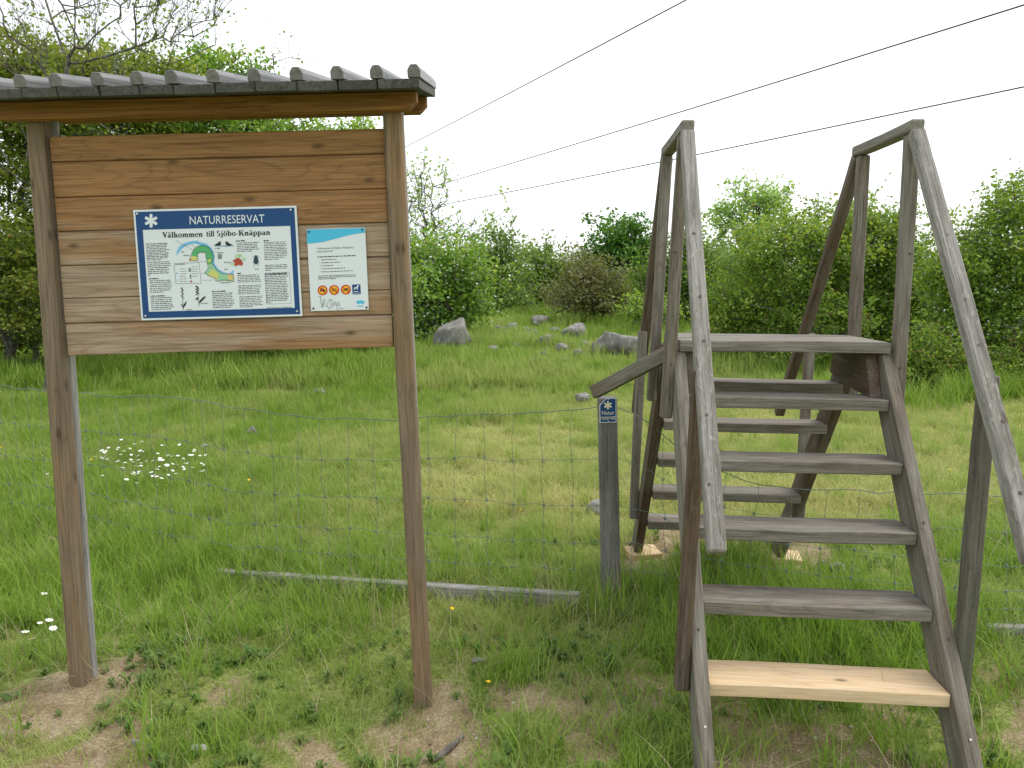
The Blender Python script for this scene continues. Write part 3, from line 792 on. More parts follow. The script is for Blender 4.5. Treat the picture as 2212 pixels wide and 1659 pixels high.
# bolts and nail holes
def disc(name, p, nrm, r, mat, parent, d=.004):
    bm = bmesh.new(); bmesh.ops.create_cone(bm, cap_ends=True, segments=10, radius1=r, radius2=r * .8, depth=d)
    me = bpy.data.meshes.new(name); bm.to_mesh(me); bm.free()
    Mx = Vector(nrm).to_track_quat('Z', 'Y').to_matrix().to_4x4(); Mx.translation = Vector(p)
    return link(name, me, mat, parent, Mx)
hn = Vector((0, -RI, TR)).normalized()
for s in (-1, 1):
    for n1 in (1.9, 2.9, 3.55, 4.55, 5.4):
        p = Vector((s * HB - (.02 if s < 0 else .008) * n1 / 6.15, -.030 - TR * n1, .805 - RI * n1)) + hn * .0232
        disc("bolt", SI @ p + Vector((random.uniform(-.012, .012), 0, 0)), hn, .0062, M_bolt, stile)
    for z_ in (-.1, -.24, .35):
        disc("bolt", SI @ Vector((s * .452, -.0142, z_)), (0, -1, 0), .005, M_bolt, stile)
for z_, m_ in ((-1.20, M_screw), (-.95, M_bolt), (-.62, M_bolt)):
    for s in (-1, 1):
        disc("screw", SI @ (Vector((s * .414, front_edge(z_), z_)) + hn * .0015), hn, .005, m_, stile)

# pale wood blocks under the feet
def foot_block(u, v, label, rz, w=.17, l=.19, dz=.0, h=.06):
    p = ST @ Vector((u, v, 0)); 
    zf = (ST @ Vector((u, v, -1.352))).z + dz
    Mx = Matrix.Translation((p.x, p.y, zf - h)) @ Euler((random.uniform(-.02, .02), random.uniform(-.03, .03), rz)).to_matrix().to_4x4()
    me = plank_mesh(l, w, h, .004, .001, random.randrange(99))
    me2 = me.copy()
    for v_ in me2.vertices: v_.co.z += h / 2
    o = link("wood_block", me2, M_new, None, Mx)
    return tag(o, label, "wood block", "pale wood blocks under the stile")
foot_block(-.414, DPL + .80, "pale wood block under the rear stile leg beside the signed fence post", .15, dz=-.001)
foot_block(.414, DPL + .80, "pale wood block half sunk in grass under the rear stile leg by the dug earth", -.25, dz=-.001)
foot_block(-.40, -.87, "yellowish wood block under the front stile leg below the new tread", .1, w=.2, l=.21, dz=-.078)
foot_block(.414, -.87, "buried wood block under the front stile leg on the right of the new tread", -.1, w=.17, l=.18, dz=-.078)

# ------------------------------------------------------------------ fence
fence_pts = np.array([(-8.0, 6.7), (-6.2, 6.0), (-3.5, 4.9), (-1.6, 3.97), (.49, 3.545), (1.1, 3.44), (2.35, 3.14), (4.6, 2.55)])
seg = np.hypot(*np.diff(fence_pts, axis=0).T); cum = np.concatenate([[0], np.cumsum(seg)])
def fpos(s): return np.array([np.interp(s, cum, fence_pts[:, 0]), np.interp(s, cum, fence_pts[:, 1])])
S_POST = cum[4]
fence = empty("wire_fence", Matrix.Translation((.49, 3.58, ground(.49, 3.58))), "rusty green-grey sheep netting fence with one grey wooden post", "fence")
FI = fence.matrix_world.inverted()
def topz(s):
    b = ground(*fpos(s))
    d = s - S_POST
    if d < 0: return b + .955 + .045 * math.exp(-(d / .28) ** 2) - .05 * math.sin(min(1, -d / 2.2) * math.pi)
    return b + .62 + .36 * math.exp(-(d / .42) ** 2)
rowf = [1.0, .735, .49, .275, .115, .0]
def wirepos(s, k):
    p = fpos(s); b = ground(*p); t = topz(s) - b
    zz = b + .03 + (t - .03) * rowf[k]
    return p, zz
srows = np.arange(1.2, cum[-1] - .1, .075)
rr = np.random.default_rng(5)
for k in range(6):
    P = []
    for s in srows:
        p, zz = wirepos(s, k)
        P.append((p[0] + rr.normal(0, .0025), p[1] + rr.normal(0, .004), zz + rr.normal(0, .0035) + .012 * math.sin(s * 3.1 + k)))
    P = np.array(P)
    V, F = tube_np([P], [.0023 if k == 0 else .0013], 5)
    o = link("strand", mesh_np("strand", V, F, True), M_wire, fence, FI.copy())
knots = []
s = 1.3
while s < cum[-1] - .2:
    P = []; lean = rr.normal(0, .02)
    for k in range(6):
        p, zz = wirepos(s + lean * (1 - rowf[k]), k)
        zz += .012 * math.sin(s * 3.1 + k)
        P.append((p[0] + rr.normal(0, .004), p[1] + rr.normal(0, .004), zz))
        if 0 < k < 5: knots.append(P[-1])
        if k < 5:
            p2_, z2 = wirepos(s + lean * (1 - rowf[k]) + rr.normal(0, .008), k + 1)
            P.append(((P[-1][0] + p2_[0]) / 2 + rr.normal(0, .006), (P[-1][1] + p2_[1]) / 2 + rr.normal(0, .006), (zz + z2) / 2))
    V, F = tube_np([np.array(P)], [.0012], 4)
    link("stay", mesh_np("stay", V, F, True), M_wire, fence, FI.copy())
    s += .152
V, F, off = [], [], 0
for kx in knots:
    a = np.arange(8) * math.pi / 4
    v_, f_ = tube_np([np.array(kx) + np.stack([.007 * np.cos(a), .003 * np.sin(2 * a), .007 * np.sin(a)], -1)], [.0024], 4)
    V.append(v_); F.append(f_ + off); off += len(v_)
kn = link("wire_knots", mesh_np("wire_knots", np.concatenate(V), np.concatenate(F)), M_wire, fence, FI.copy()); kn["kind"] = "stuff"
ptop = FI @ at(1312, 857, 3.56); pbot = FI @ Vector((.50, 3.56, ground(.5, 3.56) - .25))
plank("post", pbot, ptop, .092, .075, M_fpost, fence, up=(0, 1, 0), bevel=.007, rough=.002)

# little reserve sign on the fence post
pc = at(1313.5, 886, 3.513)
s3 = empty("reserve_marker", Matrix.Translation((pc.x, pc.y, pc.z - .062)) @ Euler((0, -.012, .02)).to_matrix().to_4x4(), "small chipped blue Natur reservat marker plate on the grey fence post", "sign")
MW, MH = .083, .122
H3 = homography([(0, 0), (100, 0), (100, 147), (0, 147)], [(-MW / 2, MH), (MW / 2, MH), (MW / 2, 0), (-MW / 2, 0)])
p3 = Print(s3, H3, -.0012)
outl = [(40, 0), (100, 0), (100, 147), (0, 147), (0, 40)]
bm = bmesh.new()
A = [bm.verts.new((*p3.t(p)[:1], -.0011, p3.t(p)[1])) for p in outl]; B = [bm.verts.new((*p3.t(p)[:1], .001, p3.t(p)[1])) for p in outl]
bm.faces.new(A); bm.faces.new(list(reversed(B)))
for i in range(5): bm.faces.new((A[i], B[i], B[(i + 1) % 5], A[(i + 1) % 5]))
bmesh.ops.recalc_face_normals(bm, faces=list(bm.faces))
me = bpy.data.meshes.new("plate"); bm.to_mesh(me); bm.free(); link("plate", me, M_white, s3)
p3.polys("blue_field", [[(42, 4), (96, 4), (96, 143), (4, 143), (4, 42)]], M_blue, 1)
p3.polys("star_emblem", [star_poly(50, 42, 25, 10)], M_cream, 2)
p3.polys("lettering", sans("Natur", 14, 99, 88, 99, 24) + sans("reservat", 7, 129, 94, 129, 22), M_cream, 2)
for x, y in ((52, 9), (52, 138)):
    u, v = p3.t((x, y)); screw(s3, u, -.003, v, .0035, M_screw)

# sill timbers on the ground under the fence
def sill(a, b, lab):
    me = plank_mesh((b - a).length, .05, .11, .005, .002, 5)
    Mx, _ = frame(a, b, (0, 0, 1)); me = me.copy()
    for v_ in me.vertices: v_.co.z -= .055
    return tag(link("sill_timber", me, M_sill, None, Mx), lab, "timber", "timbers lying under the fence")
sill(at(470, 1230, 3.87), at(1252, 1281, 3.43), "long silvery timber lying under the netting between the notice board posts")
sill(at(2132, 1350, 3.12), at(2520, 1362, 2.98), "short silvery timber end lying in grass beside the stile")
# ------------------------------------------------------------------ leaves, trees
def leaf_mat(name, ca, cb, cc, trans=.35, rough=.5):
    m, n, l, b = newmat(name)
    a = N(n, "ShaderNodeAttribute"); a.attribute_name = "tint"
    r = ramp(n, [(0.0, ca), (.5, cb), (1.0, cc)]); l.new(a.outputs['Fac'], r.inputs[0])
    l.new(r.outputs[0], b.inputs['Base Color'])
    b.inputs['Roughness'].default_value = rough; b.inputs['Specular IOR Level'].default_value = .35
    t = N(n, "ShaderNodeBsdfTranslucent")
    tcol = mixc(n, l, 1.0, r.outputs[0], (1.25, 1.2, .55), 'MULTIPLY'); l.new(tcol, t.inputs['Color'])
    mx = N(n, "ShaderNodeMixShader"); mx.inputs[0].default_value = trans
    l.new(b.outputs[0], mx.inputs[1]); l.new(t.outputs[0], mx.inputs[2])
    l.new(mx.outputs[0], n["Material Output"].inputs['Surface'])
    return m
L_olive = leaf_mat("leaf_olive", (.12, .185, .032), (.24, .32, .055), (.40, .43, .10), trans=.45)
L_hawth = leaf_mat("leaf_hawthorn", (.11, .205, .034), (.225, .36, .055), (.39, .47, .105), trans=.45)
L_fresh = leaf_mat("leaf_fresh", (.12, .24, .045), (.22, .39, .07), (.38, .50, .13), trans=.45)
L_dark = leaf_mat("leaf_dark", (.05, .14, .024), (.105, .245, .042), (.19, .35, .08), trans=.45)
L_pale = leaf_mat("leaf_pale", (.24, .40, .12), (.33, .50, .17), (.44, .58, .25), trans=.45)
L_mid = leaf_mat("leaf_mid", (.105, .185, .045), (.185, .29, .07), (.29, .38, .11), trans=.45)
L_brown = leaf_mat("leaf_brownish", (.13, .155, .055), (.20, .215, .08), (.29, .265, .13))
L_blossom = leaf_mat("blossom_white", (.62, .64, .52), (.75, .77, .68), (.85, .85, .80), trans=.2)
L_red = leaf_mat("leaf_reddish", (.20, .12, .05), (.26, .20, .06), (.20, .24, .06))
def bark_mat(name, a, b_):
    m, n, l, b = newmat(name)
    tc = N(n, "ShaderNodeNewGeometry"); t = N(n, "ShaderNodeTexNoise"); t.inputs['Scale'].default_value = 14; t.inputs['Detail'].default_value = 6
    l.new(tc.outputs['Position'], t.inputs['Vector'])
    r = ramp(n, [(.35, a), (.65, b_)]); l.new(t.outputs[0], r.inputs[0]); l.new(r.outputs[0], b.inputs['Base Color'])
    b.inputs['Roughness'].default_value = .9
    return m
B_grey = bark_mat("bark_grey", (.075, .065, .055), (.19, .175, .155))
B_dark = bark_mat("bark_dark", (.05, .042, .034), (.11, .095, .08))

def set_tint(me, vals):
    a = me.attributes.new("tint", 'FLOAT', 'FACE'); a.data.foreach_set("value", np.clip(vals, 0, 1).astype(np.float32))

def leaves_np(P, size, rng, up=.35, aspect=.62, ctint=None, tsd=.16):
    n = len(P)
    nrm = rng.normal(size=(n, 3)); nrm[:, 2] = np.abs(nrm[:, 2]) + up; nrm /= np.linalg.norm(nrm, axis=1)[:, None]
    d = rng.normal(size=(n, 3)); d -= (d * nrm).sum(1)[:, None] * nrm; d /= np.linalg.norm(d, axis=1)[:, None] + 1e-9
    e = np.cross(nrm, d)
    s = size * rng.uniform(.6, 1.35, n)[:, None]
    mid = P + d * s * .5 * .9
    V = np.stack([P, mid + e * s * aspect * .5 - nrm * s * .06, P + d * s, mid - e * s * aspect * .5 - nrm * s * .06], 1).reshape(-1, 3)
    F = np.arange(n * 4).reshape(n, 4)
    t = np.clip(rng.normal(.45, tsd, n) + (0 if ctint is None else ctint), 0, 1)
    return V, F, t

def tree(name, base, ells, D, label, cat, group, lm, bark, nodes=420, cover=2.0, leaf_px=3.2, sig_px=7.0, shoots=60, shoot_len=.5, shoot_leaf=1.0,
         leafiness=1.0, blossom=0.0, seed=1, trunk_r=.07, trunk_h=None, droop=0.0, upshoot=.6, extra=None, red=None, minr=.0028, shell=.45, stems=1):
    """base: picture x of the foot; ells: crown lobes (x, y, rx, ry[, dD]) in picture pixels at depth D, turned into metres at that depth"""
    rng = np.random.default_rng(seed)
    m_px = D / FPX; r_px = m_px * 2.16
    bx_ = ray(base, 760)[0] * D; by_ = D; bz_ = ground(bx_, by_)
    B = np.array([bx_, by_, bz_])
    E_ = []
    for e in ells:
        dD = e[4] if len(e) > 4 else 0
        c = np.array(at(e[0], e[1], D + dD)); c[2] = max(c[2], bz_ + .15)
        E_.append((c, np.array([e[2] * m_px, e[2] * m_px * .95, e[3] * m_px]), e[2] * e[3]))
    wsum = sum(e[2] for e in E_)
    pts = []
    for c, r, w in E_:
        k = max(8, int(nodes * w / wsum))
        d = rng.normal(size=(k, 3)); d /= np.linalg.norm(d, axis=1)[:, None]
        rad = rng.random(k) ** shell
        lump = 1 + .22 * np.sin(d[:, 0] * 5 + c[0] * 3) * np.sin(d[:, 2] * 6 + seed) + rng.normal(0, .07, k)
        pts.append(c + d * (rad * lump)[:, None] * r)
    pts = np.concatenate(pts)
    gzp = gz(pts[:, 0], pts[:, 1]); pts = pts[pts[:, 2] > gzp + .08]
    # skeleton: trunk, then join points outwards to the nearest node
    top = np.mean([e[0] for e in E_], 0); th = trunk_h if trunk_h else max(.4, (top[2] - bz_) * .55)
    nodesP, par = [], []
    ns = stems
    for st_ in range(ns):
        off_ = np.array([rng.normal(0, .12), rng.normal(0, .12), 0]) * (st_ > 0)
        prev = -1; tip = B + (top - B) * np.array([.45, .45, 0]) + np.array([rng.normal(0, .35) * (ns > 1), rng.normal(0, .35) * (ns > 1), th])
        b0 = B + off_; b0[2] = bz_ - .05
        for i in range(6):
            t = i / 5; p = b0 * (1 - t) + tip * t + np.array([rng.normal(0, .03), rng.normal(0, .03), 0]) * (i > 0)
            nodesP.append(p); par.append(prev); prev = len(nodesP) - 1
    n0 = len(nodesP)
    order = np.argsort(np.linalg.norm(pts - (B + np.array([0, 0, th])), axis=1))
    arr = np.zeros((n0 + len(pts) * 3 + 10, 3)); plen = np.zeros(len(arr)); arr[:n0] = nodesP; cnt = n0
    for i in range(n0): plen[i] = 0
    tips = []
    for i in order:
        p = pts[i]
        dd = np.linalg.norm(arr[:cnt] - p, axis=1); below = np.maximum(0, arr[:cnt, 2] - p[2])
        j = int(np.argmin(dd + .22 * plen[:cnt] + .7 * below)); dist = dd[j]
        nseg = 1 + (dist > .5) + (dist > 1.1)
        q0 = arr[j].copy(); prev = j
        for s_ in range(1, nseg + 1):
            t = s_ / nseg; qn = q0 * (1 - t) + p * t
            if s_ < nseg: qn = qn + rng.normal(0, .05 * dist, 3) + np.array([0, 0, .07 * dist])
            arr[cnt] = qn; par.append(prev); plen[cnt] = plen[prev] + np.linalg.norm(qn - arr[prev]); prev = cnt; cnt += 1
        tips.append(prev)
    arr = arr[:cnt]; par = np.array(par); plen = plen[:cnt]
    kids = np.zeros(cnt); wt = np.ones(cnt)
    for i in range(cnt - 1, -1, -1):
        if par[i] >= 0: wt[par[i]] += wt[i]
    rad = minr + (trunk_r - minr) * (wt / wt.max()) ** .55
    paths, radii = [], []
    for i in range(cnt):
        if par[i] >= 0:
            paths.append(np.array([arr[par[i]], arr[i]])); radii.append(np.array([min(rad[par[i]], rad[i] * 1.5), rad[i]]))
    # shoots break the outline
    tipsA = arr[tips]; cc = top
    out = np.linalg.norm((tipsA - cc) / (np.ptp(tipsA, axis=0) + .1), axis=1)
    cand = np.argsort(-out + rng.normal(0, .12, len(out)))[: max(1, int(len(out) * .55))]
    LP, LT = [], []
    for _ in range(shoots):
        i = rng.choice(cand); p = tipsA[i]; dirv = (p - cc); dirv /= np.linalg.norm(dirv) + 1e-9
        dirv = dirv * .6 + np.array([rng.normal(0, .35), rng.normal(0, .35), upshoot + rng.normal(0, .25)]); dirv /= np.linalg.norm(dirv)
        L = shoot_len * rng.uniform(.4, 1.3); k = 5
        P = [p]
        for s_ in range(1, k + 1):
            dirv = dirv + np.array([rng.normal(0, .1), rng.normal(0, .1), -droop * .25]); dirv /= np.linalg.norm(dirv)
            P.append(P[-1] + dirv * L / k)
        P = np.array(P); paths.append(P); radii.append(np.linspace(minr * 1.1, minr * .45, k + 1))
        nl = rng.poisson(shoot_leaf * L / (r_px * leaf_px * .55))
        if nl:
            t = rng.random(nl) * k; i0 = np.minimum(t.astype(int), k - 1); f = (t - i0)[:, None]
            LP.append(P[i0] * (1 - f) + P[i0 + 1] * f + rng.normal(0, r_px * leaf_px * .35, (nl, 3))); LT.append(np.full(nl, rng.normal(.06, .1)))
    if extra:
        for (x0, y0, x1, y1, lf) in extra:
            a = np.array(at(x0, y0, D)); b = np.array(at(x1, y1, D)); k = 14; t = np.linspace(0, 1, k)[:, None]
            P = a * (1 - t) + b * t + np.concatenate([rng.normal(0, .04, (k, 2)), (.25 * np.sin(t * math.pi * .5) ** 2 - .25 * t) + rng.normal(0, .03, (k, 1))], 1)
            paths.append(P); radii.append(np.linspace(minr * 4, minr * .8, k))
            for _ in range(12):
                i = rng.integers(3, k); dv = np.array([rng.normal(0, .12), rng.normal(0, .12), rng.normal(.08, .12)])
                Q = np.stack([P[i], P[i] + dv * .6, P[i] + dv]); paths.append(Q); radii.append(np.array([minr, minr, minr * .6]))
                nl = int(12 * lf); LP.append(Q[rng.integers(0, 3, nl)] + rng.normal(0, .05, (nl, 3))); LT.append(np.full(nl, .1))
    root = empty(name, Matrix.Translation(B), label, cat, group)
    RI_ = root.matrix_world.inverted()
    # thick segments get more sides
    V, F = tube_np(paths, radii, 4)
    link("trunk", mesh_np("trunk", V, F, True), bark, root, RI_.copy())
    # leaves
    area = 1.3 * sum(math.pi * e[2] * e[3] for e in ells) / 4.67
    nl = int(cover * area / (leaf_px * leaf_px * .55) * leafiness)
    nl = min(nl, 70000)
    if nl > 0:
        ti = rng.choice(len(tipsA), nl)
        ct = rng.normal(0, .19, len(tipsA))
        hz = (tipsA[:, 2] - tipsA[:, 2].min()) / (np.ptp(tipsA[:, 2]) + .01)
        p = tipsA[ti] + rng.normal(0, 1, (nl, 3)) * np.array([1, 1, .75]) * sig_px * r_px
        LP.append(p); LT.append(ct[ti])
    LP = np.concatenate(LP); LT = np.concatenate(LT)
    ok = LP[:, 2] > gz(LP[:, 0], LP[:, 1]) + .03; LP, LT = LP[ok], LT[ok]
    isb = rng.random(len(LP)) < 0
    if blossom > 0:
        pb = blossom * (.4 + 1.2 * (vnoise(LP[:, 0] * 3 + LP[:, 2], LP[:, 2] * 3, .8) > .55)); isb = rng.random(len(LP)) < pb
    V, F, t = leaves_np(LP[~isb], leaf_px * r_px * 1.25, rng, ctint=LT[~isb])
    me = mesh_np("crown", V, F); set_tint(me, t); cr = link("crown", me, lm, root, RI_.copy())
    if isb.any():
        V, F, t = leaves_np(LP[isb], leaf_px * r_px * .8, rng, up=.9, aspect=.95)
        me = mesh_np("blossom", V, F); set_tint(me, t); link("blossom", me, L_blossom, root, RI_.copy())
    if red:
        k = int(len(LP) * red); sel = LP[rng.choice(len(LP), k, replace=False)] + rng.normal(0, .04, (k, 3))
        V, F, t = leaves_np(sel, leaf_px * r_px * 1.1, rng); me = mesh_np("young_leaves", V, F); set_tint(me, t); link("young_leaves", me, L_red, root, RI_.copy())
    return root

GT = "trees and bushes round the meadow"
tree("hawthorn_tree", 30, [(40, 330, 190, 230), (120, 610, 200, 160), (270, 230, 180, 110), (-140, 480, 180, 300), (-60, 650, 180, 130), (60, 150, 130, 70), (270, 170, 160, 60), (110, 210, 170, 90)], 12.5,
     "dense olive-green hawthorn standing behind the outer post of the notice board", "tree", GT, L_olive, B_grey, nodes=950, seed=11, shoots=160, trunk_r=.11, stems=3, red=.05, cover=3.0, leaf_px=3.8, minr=.0045)
tree("maple_tree", 430, [(420, 430, 190, 260), (330, 260, 170, 110), (520, 300, 130, 100), (450, 160, 85, 70), (640, 560, 180, 180), (470, 650, 200, 130), (510, 185, 80, 60)], 13.5,
     "yellow-green leafy tree rising behind the notice board panel", "tree", GT, L_fresh, B_grey, nodes=900, seed=12, shoots=170, trunk_r=.11, stems=2, red=.06, cover=2.9, leaf_px=3.8, minr=.004)
tree("cherry_tree", 700, [(650, 320, 140, 75), (770, 305, 70, 45), (700, 430, 140, 110), (770, 640, 130, 130)], 14.5,
     "airy bright-leaved tree with sprays reaching the inner end of the notice board", "tree", GT, L_fresh, B_grey, nodes=420, seed=13, shoots=130, shoot_len=.7, trunk_r=.08, cover=2.4, leaf_px=3.4, sig_px=6, minr=.004)
tree("bare_tree", 90, [(150, 130, 170, 120), (330, 60, 130, 130), (30, 40, 130, 100), (260, -40, 200, 110), (60, -120, 220, 120)], 10.5,
     "nearly bare twiggy tree with upright shoots above the notice board roof", "tree", GT, L_olive, B_grey, nodes=260, seed=14, shoots=620, shoot_len=1.0, shoot_leaf=.10, leafiness=.03, trunk_r=.04, upshoot=1.3, minr=.0033, shell=.6,
     extra=[(0, 165, 330, 330, .3), (0, 315, 95, 500, .2), (330, 210, 680, 120, .35), (560, 215, 600, 80, .3)])
tree("blossoming_hawthorn", 905, [(905, 640, 120, 95), (985, 610, 85, 55), (965, 675, 95, 50), (845, 580, 110, 90), (1010, 650, 70, 45), (900, 560, 70, 50), (880, 700, 120, 45), (960, 705, 80, 30), (930, 565, 100, 60), (1000, 570, 55, 45)], 18.5,
     "green hawthorn sprinkled with white blossom beside the inner post of the notice board", "bush", GT, L_fresh, B_dark, nodes=620, seed=15, shoots=110, shoot_len=.6, droop=.6, upshoot=.25, blossom=.15, trunk_r=.08, stems=3, cover=2.8, leaf_px=3.5, minr=.004)
tree("young_ash_tree", 900, [(900, 430, 75, 75), (940, 490, 70, 60), (890, 520, 80, 60), (985, 520, 45, 45)], 20.5,
     "thin half-bare tree with pale buds and one long branch reaching over the meadow", "tree", GT, L_pale, B_grey, nodes=330, seed=16, shoots=260, shoot_len=.8, shoot_leaf=.22, leafiness=.10, trunk_r=.08, minr=.0055, upshoot=.7,
     extra=[(985, 590, 1098, 437, 1.3), (940, 600, 1060, 470, .8)])
tree("roadside_tree", 1085, [(1075, 550, 66, 50), (1060, 610, 75, 50), (1020, 600, 60, 45), (1080, 650, 90, 30)], 29,
     "dull green bushy tree at the meadow's far edge next to the blossoming hawthorn", "tree", GT, L_mid, B_dark, nodes=260, seed=17, shoots=60, shoot_len=.9, trunk_r=.12, minr=.006, leaf_px=2.8, sig_px=6, cover=3.4)
tree("birch_tree", 1165, [(1165, 560, 62, 46), (1150, 620, 85, 45), (1215, 605, 60, 55), (1180, 655, 90, 28)], 33,
     "fresh green tree in the dip of the far tree line", "tree", GT, L_mid, B_dark, nodes=260, seed=18, shoots=50, shoot_len=.9, trunk_r=.12, minr=.007, leaf_px=2.8, sig_px=6, cover=3.4)
tree("budding_bush", 1275, [(1270, 595, 58, 50), (1250, 640, 80, 38), (1330, 630, 75, 48), (1290, 660, 100, 26)], 25,
     "brownish budding bush in front of the round dark tree", "bush", GT, L_brown, B_grey, nodes=300, seed=19, shoots=110, shoot_len=.6, shoot_leaf=.5, trunk_r=.06, minr=.004, leaf_px=2.6, sig_px=6, stems=3, cover=3.2)
tree("sycamore_tree", 1335, [(1325, 505, 54, 46), (1368, 515, 46, 50), (1275, 570, 40, 30), (1300, 545, 45, 30), (1345, 570, 72, 48), (1320, 615, 70, 40), (1385, 560, 35, 40)], 36,
     "round-headed dark green tree rising above the far tree line", "tree", GT, L_dark, B_dark, nodes=300, seed=20, shoots=25, shoot_len=.5, trunk_r=.2, minr=.01, leaf_px=3.2, sig_px=4.6, cover=4.0)
tree("hazel_bush", 1450, [(1445, 595, 65, 75), (1400, 630, 55, 50), (1500, 590, 60, 90), (1480, 530, 35, 50), (1550, 600, 60, 60), (1470, 670, 110, 35)], 22,
     "dull green thicket seen through the near handrail of the stile", "bush", GT, L_mid, B_dark, nodes=320, seed=21, shoots=60, shoot_len=.6, trunk_r=.07, minr=.004, leaf_px=2.9, sig_px=6, stems=3, cover=3.2)
tree("low_thorn_bush", 1385, [(1385, 665, 48, 30), (1420, 672, 45, 24)], 19,
     "small yellow-green bush at the meadow edge beside the pale flat boulder", "bush", GT, L_hawth, B_dark, nodes=160, seed=22, shoots=30, shoot_len=.35, trunk_r=.04, minr=.004, leaf_px=3.0, sig_px=5, stems=3, cover=2.8)
tree("beech_tree", 1615, [(1620, 430, 62, 42), (1570, 470, 38, 32), (1665, 450, 50, 38), (1610, 500, 80, 45), (1600, 570, 90, 60)], 31,
     "pale fresh-green tree showing above the hawthorn behind the stile", "tree", GT, L_pale, B_dark, nodes=300, seed=23, shoots=120, shoot_len=.9, trunk_r=.15, minr=.008, leaf_px=2.9, sig_px=4.5, cover=2.6, upshoot=.35)
tree("large_hawthorn", 1790, [(1700, 545, 130, 95), (1820, 560, 120, 120), (1615, 650, 95, 105), (1905, 550, 100, 110), (1980, 640, 70, 90), (1750, 690, 180, 105), (1920, 690, 110, 110), (1560, 700, 60, 70), (1700, 775, 170, 45), (1880, 785, 140, 45), (1580, 770, 80, 40)], 13,
     "large spreading hawthorn with drooping olive leaves behind the stile platform", "tree", GT, L_hawth, B_grey, nodes=1100, seed=24, shoots=300, shoot_len=.65, droop=.7, upshoot=.55, trunk_r=.09, stems=4, red=.04, cover=3.3, leaf_px=2.9, minr=.0035)
tree("crab_apple_tree", 2180, [(2190, 465, 95, 90), (2130, 555, 105, 95), (2060, 600, 70, 70), (2230, 600, 130, 130), (2080, 660, 85, 100), (2170, 720, 140, 100)], 10.8,
     "tall leafy crab apple with pale flower tips by the outer handrail", "tree", GT, L_hawth, B_grey, nodes=900, seed=25, shoots=170, shoot_len=.5, trunk_r=.08, stems=3, cover=3.2, leaf_px=3.2, blossom=.05, minr=.003)
tree("bramble_bush", 2150, [(2130, 805, 80, 45), (2210, 790, 70, 65), (2060, 800, 70, 50), (2000, 765, 70, 70), (1950, 800, 60, 40)], 10.0,
     "low bushy growth with reddish young leaves at the foot of the crab apple", "bush", GT, L_hawth, B_dark, nodes=420, seed=26, shoots=90, shoot_len=.35, trunk_r=.03, stems=4, red=.16, cover=2.8, leaf_px=3.0, minr=.003)
far = [(980, 640, 45), (1120, 635, 47), (1240, 625, 50), (1400, 600, 48), (1520, 590, 52), (1660, 600, 50), (1800, 590, 46), (1960, 590, 50), (2110, 570, 48), (760, 600, 46), (560, 560, 48), (300, 520, 47), (80, 520, 46)]
far_names = ["behind the blossoming hawthorn", "behind the dip of the tree line", "left of the round dark tree", "right of the round dark tree", "behind the near handrail of the stile", "behind the pale tree", "behind the large hawthorn", "in the gap between hawthorn and crab apple",
             "behind the crab apple", "behind the airy tree at the notice board", "behind the notice board panel", "behind the yellow-green tree", "behind the olive hawthorn"]
for k, ((x, y, D), fn) in enumerate(zip(far, far_names)):
    tree("woodland_tree", x, [(x, y, 85, 40), (x - 40, y + 35, 80, 35), (x + 45, y + 30, 80, 35)], D, "grey-green tree of the far wood " + fn, "tree", "trees of the far wood", L_mid, B_dark,
         nodes=150, seed=60 + k, shoots=40, shoot_len=1.0, trunk_r=.15, minr=.010, leaf_px=3.0, sig_px=7, cover=2.6)

# ------------------------------------------------------------------ stones
def rock_mat():
    m, n, l, b = newmat("granite_lichen")
    tc = N(n, "ShaderNodeTexCoord"); oi = N(n, "ShaderNodeObjectInfo")
    ad = N(n, "ShaderNodeVectorMath", operation='ADD'); l.new(tc.outputs['Object'], ad.inputs[0]); l.new(oi.outputs['Random'], ad.inputs[1])
    def tex(s, d=6, r=.6):
        t = N(n, "ShaderNodeTexNoise"); t.inputs['Scale'].default_value = s; t.inputs['Detail'].default_value = d; t.inputs['Roughness'].default_value = r
        l.new(ad.outputs[0], t.inputs['Vector']); return t.outputs[0]
    r1 = ramp(n, [(.3, (.11, .105, .10)), (.55, (.22, .21, .195)), (.75, (.33, .315, .295))]); l.new(tex(5), r1.inputs[0])
    r2 = ramp(n, [(.55, 0.0), (.68, .7)]); l.new(tex(11, 5), r2.inputs[0])
    c = mixc(n, l, r2.outputs[0], r1.outputs[0], (.46, .46, .42))
    r3 = ramp(n, [(.58, 0.0), (.7, .6)]); l.new(tex(3.5, 4), r3.inputs[0])
    c = mixc(n, l, r3.outputs[0], c, (.13, .12, .07))
    l.new(c, b.inputs['Base Color']); b.inputs['Roughness'].default_value = .9
    bp = N(n, "ShaderNodeBump"); bp.inputs['Strength'].default_value = .5; bp.inputs['Distance'].default_value = .02
    l.new(tex(18), bp.inputs['Height']); l.new(bp.outputs[0], b.inputs['Normal'])
    return m
M_rock = rock_mat()
